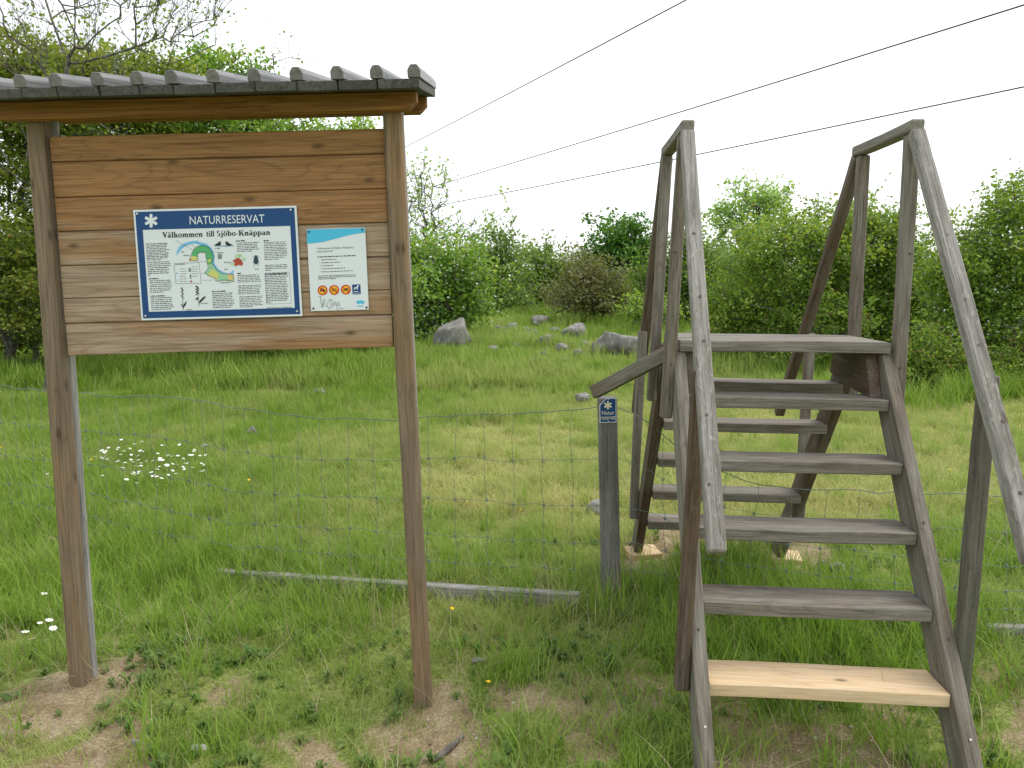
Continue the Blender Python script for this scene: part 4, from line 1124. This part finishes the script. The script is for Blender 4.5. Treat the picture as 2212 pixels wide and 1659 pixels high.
def stone_mesh(seed, sx, sy, sz, sub=3, cuts=11, shear=.18):
    r = random.Random(seed); bm = bmesh.new()
    bmesh.ops.create_icosphere(bm, subdivisions=sub, radius=1.0)
    planes = []
    for _ in range(cuts):
        d = Vector((r.gauss(0, 1), r.gauss(0, 1), r.gauss(0, 1) * .8)).normalized(); planes.append((d, r.uniform(.45, .85)))
    from mathutils import noise as mn
    for v in bm.verts:
        for d, k in planes:
            t = v.co.dot(d)
            if t > k: v.co -= d * (t - k) * .95
        v.co += v.co.normalized() * (mn.noise(v.co * 1.7 + Vector((seed, 0, 0))) * .16 + mn.noise(v.co * 5 + Vector((seed, 3, 0))) * .04)
        v.co = Vector((v.co.x * sx, v.co.y * sy, v.co.z * sz * (1 + shear * v.co.x)))
    me = bpy.data.meshes.new("stone"); bm.to_mesh(me); bm.free()
    me.polygons.foreach_set("use_smooth", np.ones(len(me.polygons), bool))
    return me
def ray_ground(x, y):
    a, b = ray(x, y); D = 2.0
    while D < 60:
        if EYE + b * D < ground(a * D, D): break
        D += .02 if D < 8 else .1
    return a * D, D
def boulder(x, y, wpx, hpx, label, seed, group=None, cat="boulder", name="boulder", sink=.35, sub=3, mat=None):
    """(x, y): picture position of the stone's foot"""
    X, D = ray_ground(x, y); mp = D / FPX
    sx, sz = wpx * mp / 2, hpx * mp
    me = stone_mesh(seed, sx * 1.25, sx * .9, sz / (2 * (1 - sink)) * 1.15, sub, shear=.4 if seed == 5 else .15)
    o = link(name, me, mat or M_rock, None, Matrix.Translation((X, D + sx * .6, ground(X, D + sx * .6) + sz * .38)) @ Euler((0, 0, seed * 1.3)).to_matrix().to_4x4() if False else
             Matrix.Translation((X, D + sx * .6, ground(X, D + sx * .6) + (sz * .42 + (.07 if wpx < 45 else .03) if D > 8 else sz * .30))))
    return tag(o, label, cat, group)
boulder(978, 757, 92, 60, "large rounded grey boulder under the blossoming hawthorn", 5)
boulder(1345, 776, 105, 50, "long flat bluish-grey boulder lying beside the stile handrail", 8)
boulder(1408, 718, 90, 26, "pale boulder just behind the uprights of the stile", 12)
boulder(1235, 742, 56, 36, "angular brown-grey rock in the middle of the stone scatter", 21)
boulder(1165, 706, 40, 15, "small pale rock in the grass above the other scattered stones", 24)
boulder(1105, 722, 30, 17, "squarish grey stone next to the round one in the scatter", 27)
boulder(1075, 722, 24, 15, "round grey stone in the scatter near the large boulder", 30)
boulder(1180, 760, 40, 22, "speckled white-grey stone at the front of the scatter", 33)
boulder(1215, 768, 34, 14, "low grey stone between the speckled and the angular one", 35)
boulder(1130, 742, 80, 14, "long half-buried stone at the heart of the scatter", 39)
boulder(1060, 768, 30, 12, "tilted dark stone in grass below the scatter", 41)
boulder(1650, 778, 60, 22, "pale rock visible beneath the stile platform", 45)
boulder(1690, 792, 34, 20, "smaller pale rock beside the one beneath the platform", 47)
boulder(1618, 800, 40, 14, "flat pale rock below the one beneath the platform", 48)
boulder(1500, 735, 60, 16, "pale stone just above the platform's inner end", 49)
boulder(543, 944, 24, 22, "small grey stone in the meadow behind the notice board", 51, cat="stone", name="stone")
boulder(690, 866, 26, 10, "flat whitish stone in short grass beyond the top wire", 53, cat="stone", name="stone")
boulder(1258, 880, 34, 14, "flat pale stone left of the fence post top", 55, cat="stone", name="stone")
boulder(1300, 1116, 52, 26, "lichen-spotted stone in grass behind the fence post", 57, cat="stone", name="stone")
boulder(1815, 1244, 38, 20, "pale stone beside the dug earth under the stile", 59, cat="stone", name="stone")
boulder(1780, 1222, 24, 12, "small pale stone above the other by the dug earth", 60, cat="stone", name="stone")
boulder(1845, 1240, 26, 12, "greyish stone at the edge of the dug earth", 63, cat="stone", name="stone")
boulder(425, 1632, 48, 11, "white broken stone lying at the edge of the bare ground", 66, cat="stone", name="stone", mat=flat("stone_white", (.52, .5, .47), .9))
boulder(290, 1618, 22, 16, "small grey pebble near the white broken stone", 68, cat="stone", name="stone")
boulder(1035, 1440, 32, 14, "half-buried grey stone in grass near the inner notice board post", 70, cat="stone", name="stone")
for k, (x, y, w, h) in enumerate(((1092, 738, 26, 12), (1152, 733, 30, 13), (1203, 742, 22, 11), (1172, 778, 24, 10), (1150, 792, 18, 8), (1190, 803, 20, 9), (1112, 758, 28, 12), (1262, 758, 30, 12), (1247, 776, 22, 9),
                              (1222, 792, 20, 8), (1040, 745, 24, 11), (1290, 770, 26, 11), (1135, 722, 20, 9), (1200, 722, 24, 9))):
    boulder(x, y, w, h, "small grey stone in the scatter of stones on the meadow rise", 100 + k, "small stones on the meadow rise", "stone", "stone", sub=2)
for k, (x, y, w, h) in enumerate(((1570, 772, 30, 12), (1735, 805, 26, 12), (1600, 815, 34, 10), (1545, 800, 24, 9), (1660, 815, 30, 9))):
    boulder(x, y, w, h, "small pale stone in the grass seen under the stile platform", 130 + k, "small stones under the platform view", "stone", "stone", sub=2)
# twig on the bare patch
X, D = ray_ground(970, 1625)
tp = [np.array([X - .05, D - .06, ground(X - .05, D - .06) + .012]), np.array([X, D, ground(X, D) + .014]), np.array([X + .045, D + .07, ground(X + .045, D + .07) + .016])]
V, F = tube_np([np.array(tp)], [np.array([.009, .012, .008])], 6)
tag(link("twig", mesh_np("twig", V, F, True), B_grey), "short grey stick on the sandy patch by the inner notice board post", "stick")

# ------------------------------------------------------------------ flowers
M_petal = flat("petal_white", (.82, .83, .80), .6); M_yel = flat("petal_yellow", (.80, .50, .01), .5); M_stem = flat("flower_stem", (.10, .18, .04), .6)
def flower_parts(kind):
    bm = bmesh.new()
    if kind == "daisy":
        for i in range(9):
            a = i * 2 * math.pi / 9; c, s_ = math.cos(a), math.sin(a)
            pts = [(.002, -.0018, 0), (.011, -.0034, .001), (.0145, 0, .0005), (.011, .0034, .001), (.002, .0018, 0)]
            bm.faces.new([bm.verts.new((x * c - y * s_, x * s_ + y * c, z)) for x, y, z in pts])
    else:
        for i in range(5):
            a = i * 2 * math.pi / 5; c, s_ = math.cos(a), math.sin(a)
            pts = [(.001, -.002, 0), (.008, -.0055, .004), (.0115, 0, .0065), (.008, .0055, .004), (.001, .002, 0)]
            bm.faces.new([bm.verts.new((x * c - y * s_, x * s_ + y * c, z)) for x, y, z in pts])
    petals = bpy.data.meshes.new("petals"); bm.to_mesh(petals); bm.free(); petals.materials.append(M_petal if kind == "daisy" else M_yel)
    bm = bmesh.new(); bmesh.ops.create_icosphere(bm, subdivisions=1, radius=.0042)
    for v in bm.verts: v.co.z *= .5
    cen = bpy.data.meshes.new("flower_centre"); bm.to_mesh(cen); bm.free(); cen.materials.append(M_yel)
    V, F = tube_np([np.array([(0, 0, -.17), (.004, .002, -.08), (0, 0, 0)])], [.0011], 4)
    stem = mesh_np("stem", V, F); stem.materials.append(M_stem)
    return petals, cen, stem
FP = {k: flower_parts(k) for k in ("daisy", "buttercup")}
def flower(kind, x, y, hgt, label, group):
    X, D = ray_ground(x, y + hgt * FPX / 6.0 * .5)
    z0 = ground(X, D)
    e = empty(kind, Matrix.Translation((X, D, z0)), label, "flower", group)
    tilt = Euler((random.uniform(-.1, .5), random.uniform(-.35, .35), random.uniform(0, 6))).to_matrix().to_4x4()
    k = random.uniform(.8, 1.3) if kind == "daisy" else .95
    for nm, me in zip(("petals", "flower_centre"), FP[kind][:2]):
        o = link(nm, me, None, e, Matrix.Translation((0, 0, hgt)) @ tilt @ Matrix.Scale(k, 4))
    link("stem", FP[kind][2], None, e, Matrix.Translation((0, 0, hgt - .001)) @ Matrix.Diagonal((1, 1, hgt / .17, 1)))
rf = random.Random(4)
for i in range(120):
    if i < 66: x, y = rf.gauss(330, 52), rf.gauss(1020, 22)
    elif i < 92: x, y = rf.gauss(255, 30), rf.gauss(992, 10)
    else: x, y = rf.uniform(290, 450), rf.uniform(965, 1050)
    flower("daisy", x, y, rf.uniform(.10, .17), "white daisy in the loose patch between the notice board posts", "daisies between the notice board posts")
for x, y in ((100, 1318), (92, 1392), (112, 1385), (74, 1425), (120, 1402), (60, 1410), (105, 1040), (50, 1012)):
    flower("daisy", x, y, .12, "white daisy in tall grass outside the outer notice board post", "daisies outside the outer post")
for x, y in ((5, 977), (95, 1002), (640, 1140), (978, 1360), (1056, 1526), (540, 1060), (478, 1115), (420, 850), (385, 845), (635, 890), (1125, 1130), (1330, 1180), (700, 1042), (830, 935), (905, 1010), (1040, 960), (1010, 1100), (1895, 1150), (1865, 1010), (2050, 1030), (2140, 1110), (360, 1068), (200, 1010), (1180, 960), (1405, 980), (760, 1000)):
    flower("buttercup", x, y, rf.uniform(.08, .15), "yellow buttercup dotted in the grass", "buttercups scattered in the grass")

# ------------------------------------------------------------------ overhead cables
def cable(n_d, n_D, f_d, f_D, label, rad):
    a = np.array(at(*n_d, n_D)); b = np.array(at(*f_d, f_D))
    d = (b - a); d /= np.linalg.norm(d)
    tb = (55 - b[1]) / d[1]
    p0 = a - d * 14; p1 = b + d * tb
    t = np.linspace(0, 1, 60)[:, None]; P = p0 * (1 - t) + p1 * t; P[:, 2] -= .5 * (4 * t * (1 - t))[:, 0] * .55
    P[:, 2] += .28
    V, F = tube_np([P], [rad], 6)
    tag(link("overhead_cable", mesh_np("overhead_cable", V, F, True), M_cable), label, "cable", "overhead cables")
    return p1
e1 = cable((1500, 2), 12.8, (880, 316), 25, "steepest overhead cable, reaching the top edge of the sky above the meadow", .0115)
e2 = cable((2212, 22), 13.3, (955, 398), 33, "middle overhead cable passing just above the stile handrails", .016)
e3 = cable((2212, 195), 18.3, (990, 437), 39, "lowest overhead cable passing behind the stile handrails", .020)
# pole that carries them, hidden behind the notice board from the path
pp = (e1 + e3) / 2; zg = ground(pp[0], pp[1])
pole = empty("utility_pole", Matrix.Translation((pp[0], pp[1], zg)), "wooden utility pole with crossarm in the trees behind the notice board", "utility pole")
plank("crossarm", Vector(e1) - Vector((pp[0] + .2, pp[1], zg + .06)), Vector(e3) - Vector((pp[0] - .2, pp[1], zg + .06)), .12, .12, M_fpost, pole)
V, F = tube_np([np.array([(0, .14, -.3), (0, .14, pp[2] - zg + .3)])], [np.array([.13, .10])], 10); link("pole", mesh_np("pole", V, F, True), B_dark, pole)

# ------------------------------------------------------------------ grass
def grass_mat(name, dark, mid, light, dry, trans=.3):
    m, n, l, b = newmat(name)
    ti = N(n, "ShaderNodeAttribute"); ti.attribute_name = "tint"
    tone = N(n, "ShaderNodeAttribute"); tone.attribute_type = 'INSTANCER'; tone.attribute_name = "tone"
    r = ramp(n, [(0, dark), (.5, mid), (1, light)]); l.new(ti.outputs['Fac'], r.inputs[0])
    c = mixc(n, l, tone.outputs['Fac'], r.outputs[0], dry)
    l.new(c, b.inputs['Base Color']); b.inputs['Roughness'].default_value = .5; b.inputs['Specular IOR Level'].default_value = .3
    t = N(n, "ShaderNodeBsdfTranslucent"); l.new(c, t.inputs['Color'])
    mx = N(n, "ShaderNodeMixShader"); mx.inputs[0].default_value = trans
    l.new(b.outputs[0], mx.inputs[1]); l.new(t.outputs[0], mx.inputs[2]); l.new(mx.outputs[0], n["Material Output"].inputs['Surface'])
    return m
G_lawn = grass_mat("grass_blades", (.125, .245, .018), (.225, .375, .036), (.36, .49, .09), (.57, .56, .22), .45)
G_straw = grass_mat("dry_straw", (.34, .28, .15), (.45, .38, .22), (.56, .49, .32), (.40, .34, .2), .2)
G_weed = grass_mat("weed_leaves", (.07, .155, .025), (.115, .225, .04), (.17, .29, .06), (.2, .24, .07))

def blades(n, h0, h1, spread, width, lean, curl, rng, seg=3):
    """tuft of bent tapering blades -> verts, quads(with degenerate tip avoided), tint"""
    V, F, T = [], [], []
    for i in range(n):
        h = rng.uniform(h0, h1); a = rng.uniform(0, 2 * math.pi); r = spread * math.sqrt(rng.random())
        b = np.array([r * math.cos(a), r * math.sin(a), -.01])
        az = rng.uniform(0, 2 * math.pi); dirh = np.array([math.cos(az), math.sin(az), 0]); side = np.array([-math.sin(az), math.cos(az), 0])
        le = abs(rng.normal(0, lean)); cu = abs(rng.normal(curl, curl * .5)); w = width * rng.uniform(.7, 1.3)
        p = b.copy(); ang = le; o = len(V)
        for s_ in range(seg + 1):
            k = 1 - (s_ / seg) ** 1.6 * .9
            V.append(p - side * w * k / 2); V.append(p + side * w * k / 2)
            p = p + (dirh * math.sin(ang) + np.array([0, 0, math.cos(ang)])) * h / seg; ang += cu / seg
        for s_ in range(seg):
            F.append((o + 2 * s_, o + 2 * s_ + 1, o + 2 * s_ + 3, o + 2 * s_ + 2)); T.append(np.clip(rng.normal(.48, .2), 0, 1))
    return np.array(V), np.array(F), np.array(T)
def rosette(n, l0, l1, width, rise, rng):
    V, F, T = [], [], []
    for i in range(n):
        az = rng.uniform(0, 2 * math.pi); L = rng.uniform(l0, l1); d = np.array([math.cos(az), math.sin(az), 0]); s = np.array([-d[1], d[0], 0]); w = width * rng.uniform(.7, 1.2); o = len(V)
        r_ = rise * rng.uniform(.3, 1.4)
        prof = [(.0, .12, 0), (.4, .8, .75), (.75, 1.0, 1.0), (1.0, .08, .8)]
        for t, k, zz in prof:
            p = d * L * t + np.array([0, 0, r_ * zz]); V += [p - s * w * k / 2, p + s * w * k / 2]
        for q_ in range(3): F.append((o + 2 * q_, o + 2 * q_ + 1, o + 2 * q_ + 3, o + 2 * q_ + 2)); T.append(np.clip(rng.normal(.45, .2), 0, 1))
    return np.array(V), np.array(F), np.array(T)

def scatter(name, label, mat, variants, pts, var, rot, scl, tone):
    """one object: tuft shapes plus scatter points; geometry nodes put a tuft on every point"""
    V, F, T, vid = [], [], [], []; off = 0
    for k, (v, f, t) in enumerate(variants):
        V.append(v); F.append(f + off); T.append(t); vid.append(np.full(len(v), k)); off += len(v)
    V.append(pts); vid.append(100 + var); F = np.concatenate(F)
    me = mesh_np(name, np.concatenate(V), F)
    set_tint(me, np.concatenate(T))
    a = me.attributes.new("vid", 'INT', 'POINT'); a.data.foreach_set("value", np.concatenate(vid).astype(np.int32))
    z3 = np.zeros((off, 3))
    a = me.attributes.new("rot", 'FLOAT_VECTOR', 'POINT'); a.data.foreach_set("vector", np.concatenate([z3, rot]).astype(np.float32).ravel())
    a = me.attributes.new("scl", 'FLOAT_VECTOR', 'POINT'); a.data.foreach_set("vector", np.concatenate([z3, scl]).astype(np.float32).ravel())
    a = me.attributes.new("tone", 'FLOAT', 'POINT'); a.data.foreach_set("value", np.concatenate([np.zeros(off), tone]).astype(np.float32))
    ob = link(name, me, mat)
    tag(ob, label, "grass", kind="stuff")
    ng = bpy.data.node_groups.new(name + "_nodes", 'GeometryNodeTree')
    ng.interface.new_socket("Geometry", in_out='INPUT', socket_type='NodeSocketGeometry')
    ng.interface.new_socket("Geometry", in_out='OUTPUT', socket_type='NodeSocketGeometry')
    nd, lk = ng.nodes, ng.links
    gi, go, jn = nd.new('NodeGroupInput'), nd.new('NodeGroupOutput'), nd.new('GeometryNodeJoinGeometry')
    def attr(nm, ty):
        n_ = nd.new('GeometryNodeInputNamedAttribute'); n_.data_type = ty; n_.inputs['Name'].default_value = nm
        return [o_ for o_ in n_.outputs if o_.enabled and o_.name == 'Attribute'][0]
    av, ar, as_ = attr("vid", 'INT'), attr("rot", 'FLOAT_VECTOR'), attr("scl", 'FLOAT_VECTOR')
    def pick(k):
        c = nd.new('FunctionNodeCompare'); c.data_type = 'INT'; c.operation = 'EQUAL'
        ins = [i_ for i_ in c.inputs if i_.enabled]
        lk.new(av, ins[0]); ins[1].default_value = k
        s_ = nd.new('GeometryNodeSeparateGeometry'); s_.domain = 'POINT'
        lk.new(gi.outputs[0], s_.inputs['Geometry']); lk.new(c.outputs[0], s_.inputs['Selection'])
        return s_.outputs['Selection']
    for k in range(len(variants)):
        ip = nd.new('GeometryNodeInstanceOnPoints')
        lk.new(pick(100 + k), ip.inputs['Points']); lk.new(pick(k), ip.inputs['Instance'])
        lk.new(ar, ip.inputs['Rotation']); lk.new(as_, ip.inputs['Scale'])
        lk.new(ip.outputs[0], jn.inputs[0])
    lk.new(jn.outputs[0], go.inputs[0])
    md = ob.modifiers.new("tufts", 'NODES'); md.node_group = ng
    return ob

rg = np.random.default_rng(21)
def sample(n, y0, y1, margin=.6, power=1.0):
    """points inside the view wedge, spread evenly over ground"""
    y = np.sqrt(rg.random(n * 2) * (y1 ** 2 - y0 ** 2) + y0 ** 2) if power == 1.0 else y0 * (y1 / y0) ** rg.random(n * 2)
    half = .80 * y + margin
    x = rg.uniform(-1, 1, n * 2) * half
    return x[:n], y[:n]
def fence_d(x, y):
    best = np.full(len(x), 9.0)
    for a, b in zip(fence_pts[:-1], fence_pts[1:]):
        d = b - a; t = np.clip(((x - a[0]) * d[0] + (y - a[1]) * d[1]) / (d @ d), 0, 1)
        best = np.minimum(best, np.hypot(x - a[0] - t * d[0], y - a[1] - t * d[1]))
    return best
def side(x, y): return y - np.interp(x, fence_pts[:, 0], fence_pts[:, 1])      # >0 beyond the fence
def under_stile(x, y):
    return sstep(.45, .75, x) * (1 - sstep(1.75, 2.0, x)) * sstep(2.35, 2.6, y) * (1 - sstep(3.9, 4.1, y))
def clear_of_blocks(x, y):
    m = np.ones(len(x))
    for cx, cy in ((.772, 4.02), (1.595, 3.97)):
        m = m * (np.hypot((x - cx) / .17, (y - cy) / .24) > 1)
    return m
def finish(x, y, var, sc, sx, tone, tilt=.12):
    sc = sc * np.where(clear_of_blocks(x, y) > 0, 1.0, .22)
    n = len(x); P = np.stack([x, y, gz(x, y) - .004], -1)
    R = np.stack([rg.normal(0, tilt, n), rg.normal(0, tilt, n), rg.uniform(0, 6.283, n)], -1)
    S = np.stack([sc * sx, sc * sx, sc], -1)
    return P, var, R, S, np.clip(tone, 0, 1)
def drytone(x, y):
    yel = sstep(.42, .72, vnoise(x, y, .8)) * .45 + sstep(.45, .7, vnoise(x + 5, y + 8, .25)) * .25
    zone = sstep(4.0, 5.2, y) * (1 - sstep(8.5, 11, y)) * .60 * sstep(-3.4, -.8, x - .12 * y) + .12
    return yel * .8 + zone - .25 * under_stile(x, y)

# short turf
vr = [blades(36, .02, .07, .06, .0034, .55, .8, rg) for _ in range(4)]
xA, yA = sample(9500, 1.9, 5.2); keep = rg.random(len(xA)) > dirt(xA, yA) * .9; xA, yA = xA[keep], yA[keep]
xB, yB = sample(15000, 5.0, 11.5); 
x, y = np.concatenate([xA, xB]), np.concatenate([yA, yB])
sc = np.where(y < 5, 1.0, 1.25) * rg.uniform(.7, 1.3, len(x))
scatter("turf", "short green turf covering the ground on both sides of the fence", G_lawn, vr, *finish(x, y, rg.integers(0, 4, len(x)), sc, np.where(y < 5, 1.0, 1.35), drytone(x, y) + rg.normal(0, .12, len(x))))
# medium grass
vr = [blades(22, .07, .16, .055, .0040, .4, .9, rg) for _ in range(4)]
x, y = sample(24000, 1.9, 10); fd = fence_d(x, y); sd_ = side(x, y)
w = .12 + .45 * (1 - sstep(.15, .55, fd)) + .55 * under_stile(x, y) + .35 * sstep(-.9, -2.0, x) * sstep(2.6, 3.0, y) + .5 * sstep(.48, .66, vnoise(x, y, .4)) * (y < 4.5) + .25 * sstep(-.2, -1.6, x) * (sd_ > 0) * (y < 8) + .55 * sstep(.56, .76, vnoise(x + 11, y + 3, .45)) * (y > 4.2)
k = rg.random(len(x)) < w * (1 - dirt(x, y)); x, y = x[k], y[k]
scatter("meadow_grass", "ankle-high green grass along the fence and under the stile", G_lawn, vr, *finish(x, y, rg.integers(0, 4, len(x)), rg.uniform(.7, 1.35, len(x)), 1.0, drytone(x, y) * .6 + rg.normal(-.05, .12, len(x))))
# tall lush grass
vr = [blades(20, .15, .34, .055, .0048, .26, 1.0, rg, 4) for _ in range(4)]
x, y = sample(15000, 2.0, 8); fd = fence_d(x, y)
w = .26 * (1 - sstep(.1, .38, fd)) * (y > 2.4) + .42 * under_stile(x, y) * sstep(2.5, 3.0, y) + .20 * sstep(-1.3, -2.3, x) * sstep(2.9, 3.4, y) * (1 - sstep(4, 6, y)) + .02
w = w * (1 - .75 * np.exp(-((x - .2) ** 2 / .25 + (y - 3.5) ** 2 / .1))) * (1 - .35 * sstep(-1.75, -1.4, x) * (1 - sstep(-.3, .1, x)) * (fd < .22))
k = rg.random(len(x)) < w * (1 - dirt(x, y)); x, y = x[k], y[k]
scatter("tall_grass", "tall lush grass tufts at the fence line and beneath the stile treads", G_lawn, vr, *finish(x, y, rg.integers(0, 4, len(x)), rg.uniform(.6, 1.15, len(x)), 1.0, rg.normal(-.05, .1, len(x))))
# far meadow
vr = [blades(22, .10, .30, .11, .014, .25, .6, rg) for _ in range(4)]
x, y = sample(26000, 10.5, 48, 2.0, power=2.0)
scatter("far_meadow_grass", "longer rough meadow grass between the scattered boulders and the trees", G_lawn, vr, *finish(x, y, rg.integers(0, 4, len(x)), rg.uniform(.5, 1.5, len(x)) * (.75 + .02 * y) * (.7 + .6 * sstep(.35, .7, vnoise(x, y, 1.3))), 1.0, drytone(x, y) * .35 + .22 * sstep(.4, .7, vnoise(x, y, 2.5)) + rg.normal(0, .1, len(x))))
x, y = sample(9000, 8.0, 13, 1.0)
scatter("rough_grass", "rough grass in front of the bushes and boulders", G_lawn, vr, *finish(x, y, rg.integers(0, 4, len(x)), rg.uniform(.3, .85, len(x)) * (.5 + .9 * sstep(.35, .7, vnoise(x, y, 1.1))), .8, drytone(x, y) * .5 + rg.normal(0, .1, len(x))))
# growth at the foot of the bushes
vr = [blades(20, .18, .48, .12, .010, .3, .7, rg) for _ in range(4)]
x = np.concatenate([rg.uniform(3.6, 9.5, 1500), rg.uniform(-12, -1.5, 1500), rg.uniform(2.5, 8, 900)]); y = np.concatenate([rg.normal(9.4, .35, 1500), rg.normal(12.0, .4, 1500), rg.normal(12.2, .4, 900)])
k = rg.random(len(x)) < sstep(.35, .6, vnoise(x, y, .6)) + .15; x, y = x[k], y[k]
scatter("bush_edge_grass", "ragged tall grass where the bushes meet the meadow", G_lawn, vr, *finish(x, y, rg.integers(0, 4, len(x)), rg.uniform(.5, 1.2, len(x)), 1.0, rg.normal(.05, .1, len(x))))
# dry straw
vr = [blades(7, .12, .34, .05, .0026, .75, .7, rg, 4) for _ in range(4)]
x, y = sample(5200, 1.9, 7); fd = fence_d(x, y)
w = .16 + .55 * (1 - sstep(.15, .5, fd)) + .18 * (y < 3.4)
k = rg.random(len(x)) < w; x, y = x[k], y[k]
scatter("dry_straw", "pale dry straw stalks lying among the green grass", G_straw, vr, *finish(x, y, rg.integers(0, 4, len(x)), rg.uniform(.4, 1.1, len(x)), 1.0, rg.random(len(x)), .5))
vr = [blades(5, .16, .34, .07, .0022, .2, .35, rg, 3) for _ in range(4)]
x, y = sample(5200, 3.0, 16); w = .1 + .6 * sstep(.5, .72, vnoise(x + 31, y + 7, 1.1)); k = rg.random(len(x)) < w * (1 - .6 * under_stile(x, y)); x, y = x[k], y[k]
scatter("seed_stalks", "thin pale seed stalks standing above the meadow grass", G_straw, vr, *finish(x, y, rg.integers(0, 4, len(x)), rg.uniform(.5, 1.2, len(x)), 1 + .05 * y, rg.random(len(x)), .2))
vr = [blades(6, .03, .09, .05, .0024, 1.3, .4, rg, 2) for _ in range(3)]
x, y = sample(15000, 1.9, 6.5); k = rg.random(len(x)) < np.where(y < 4.4, .8, .45) * (1 - .7 * under_stile(x, y)); x, y = x[k], y[k]
scatter("straw_litter", "bits of dead straw scattered over the bare soil", G_straw, vr, *finish(x, y, rg.integers(0, 3, len(x)), rg.uniform(.5, 1.1, len(x)), 1.0, rg.random(len(x)), .3))
# broad-leaved weeds
vr = [rosette(13, .015, .04, .012, .028, rg), rosette(18, .01, .03, .010, .035, rg), rosette(8, .03, .06, .013, .028, rg)]
x, y = sample(7500, 1.9, 4.4); w = .10 + .5 * sstep(.5, .66, vnoise(x + 20, y, .35)) * (y < 3.1) * (x < 1.2)
k = rg.random(len(x)) < w * (1 - .5 * dirt(x, y)); x, y = x[k], y[k]
scatter("broadleaf_weeds", "low broad-leaved weeds and clover at the edge of the bare soil", G_weed, vr, *finish(x, y, rg.integers(0, 3, len(x)), rg.uniform(.6, 1.3, len(x)), 1.0, rg.random(len(x)) * .5, .15))
# pebbles
bm = bmesh.new(); bmesh.ops.create_icosphere(bm, subdivisions=1, radius=.5)
for v in bm.verts: v.co.z *= .6
pv = np.array([v.co[:] for v in bm.verts]); pf = np.array([[v.index for v in f.verts] for f in bm.faces]); bm.free()
pf4 = np.concatenate([pf, pf[:, 2:3]], 1)
x, y = sample(9000, 1.9, 4.6); d_ = dirt(x, y); k = rg.random(len(x)) < d_ * .45; x, y = x[k], y[k]
s_ = np.minimum(rg.exponential(.005, len(x)) + .003, .016)
Vp = (pv[None] * rg.uniform(.7, 1.3, (len(x), 1, 3)) * s_[:, None, None] + np.stack([x, y, gz(x, y) + s_ * .15], -1)[:, None, :]).reshape(-1, 3)
Fp = (pf[None] + (np.arange(len(x)) * len(pv))[:, None, None]).reshape(-1, 3)
me = mesh_np("gravel", Vp, Fp); set_tint(me, np.repeat(rg.random(len(x)), len(pf)))
m, n, l, b = newmat("gravel_bits"); a_ = N(n, "ShaderNodeAttribute"); a_.attribute_name = "tint"
r_ = ramp(n, [(0, (.16, .12, .085)), (.6, (.36, .28, .2)), (.9, (.5, .46, .4)), (1, (.62, .6, .56))]); l.new(a_.outputs['Fac'], r_.inputs[0]); l.new(r_.outputs[0], b.inputs['Base Color']); b.inputs['Roughness'].default_value = .9
tag(link("gravel", me, m), "fine gravel and crumbs on the bare sandy soil", "gravel", kind="stuff")
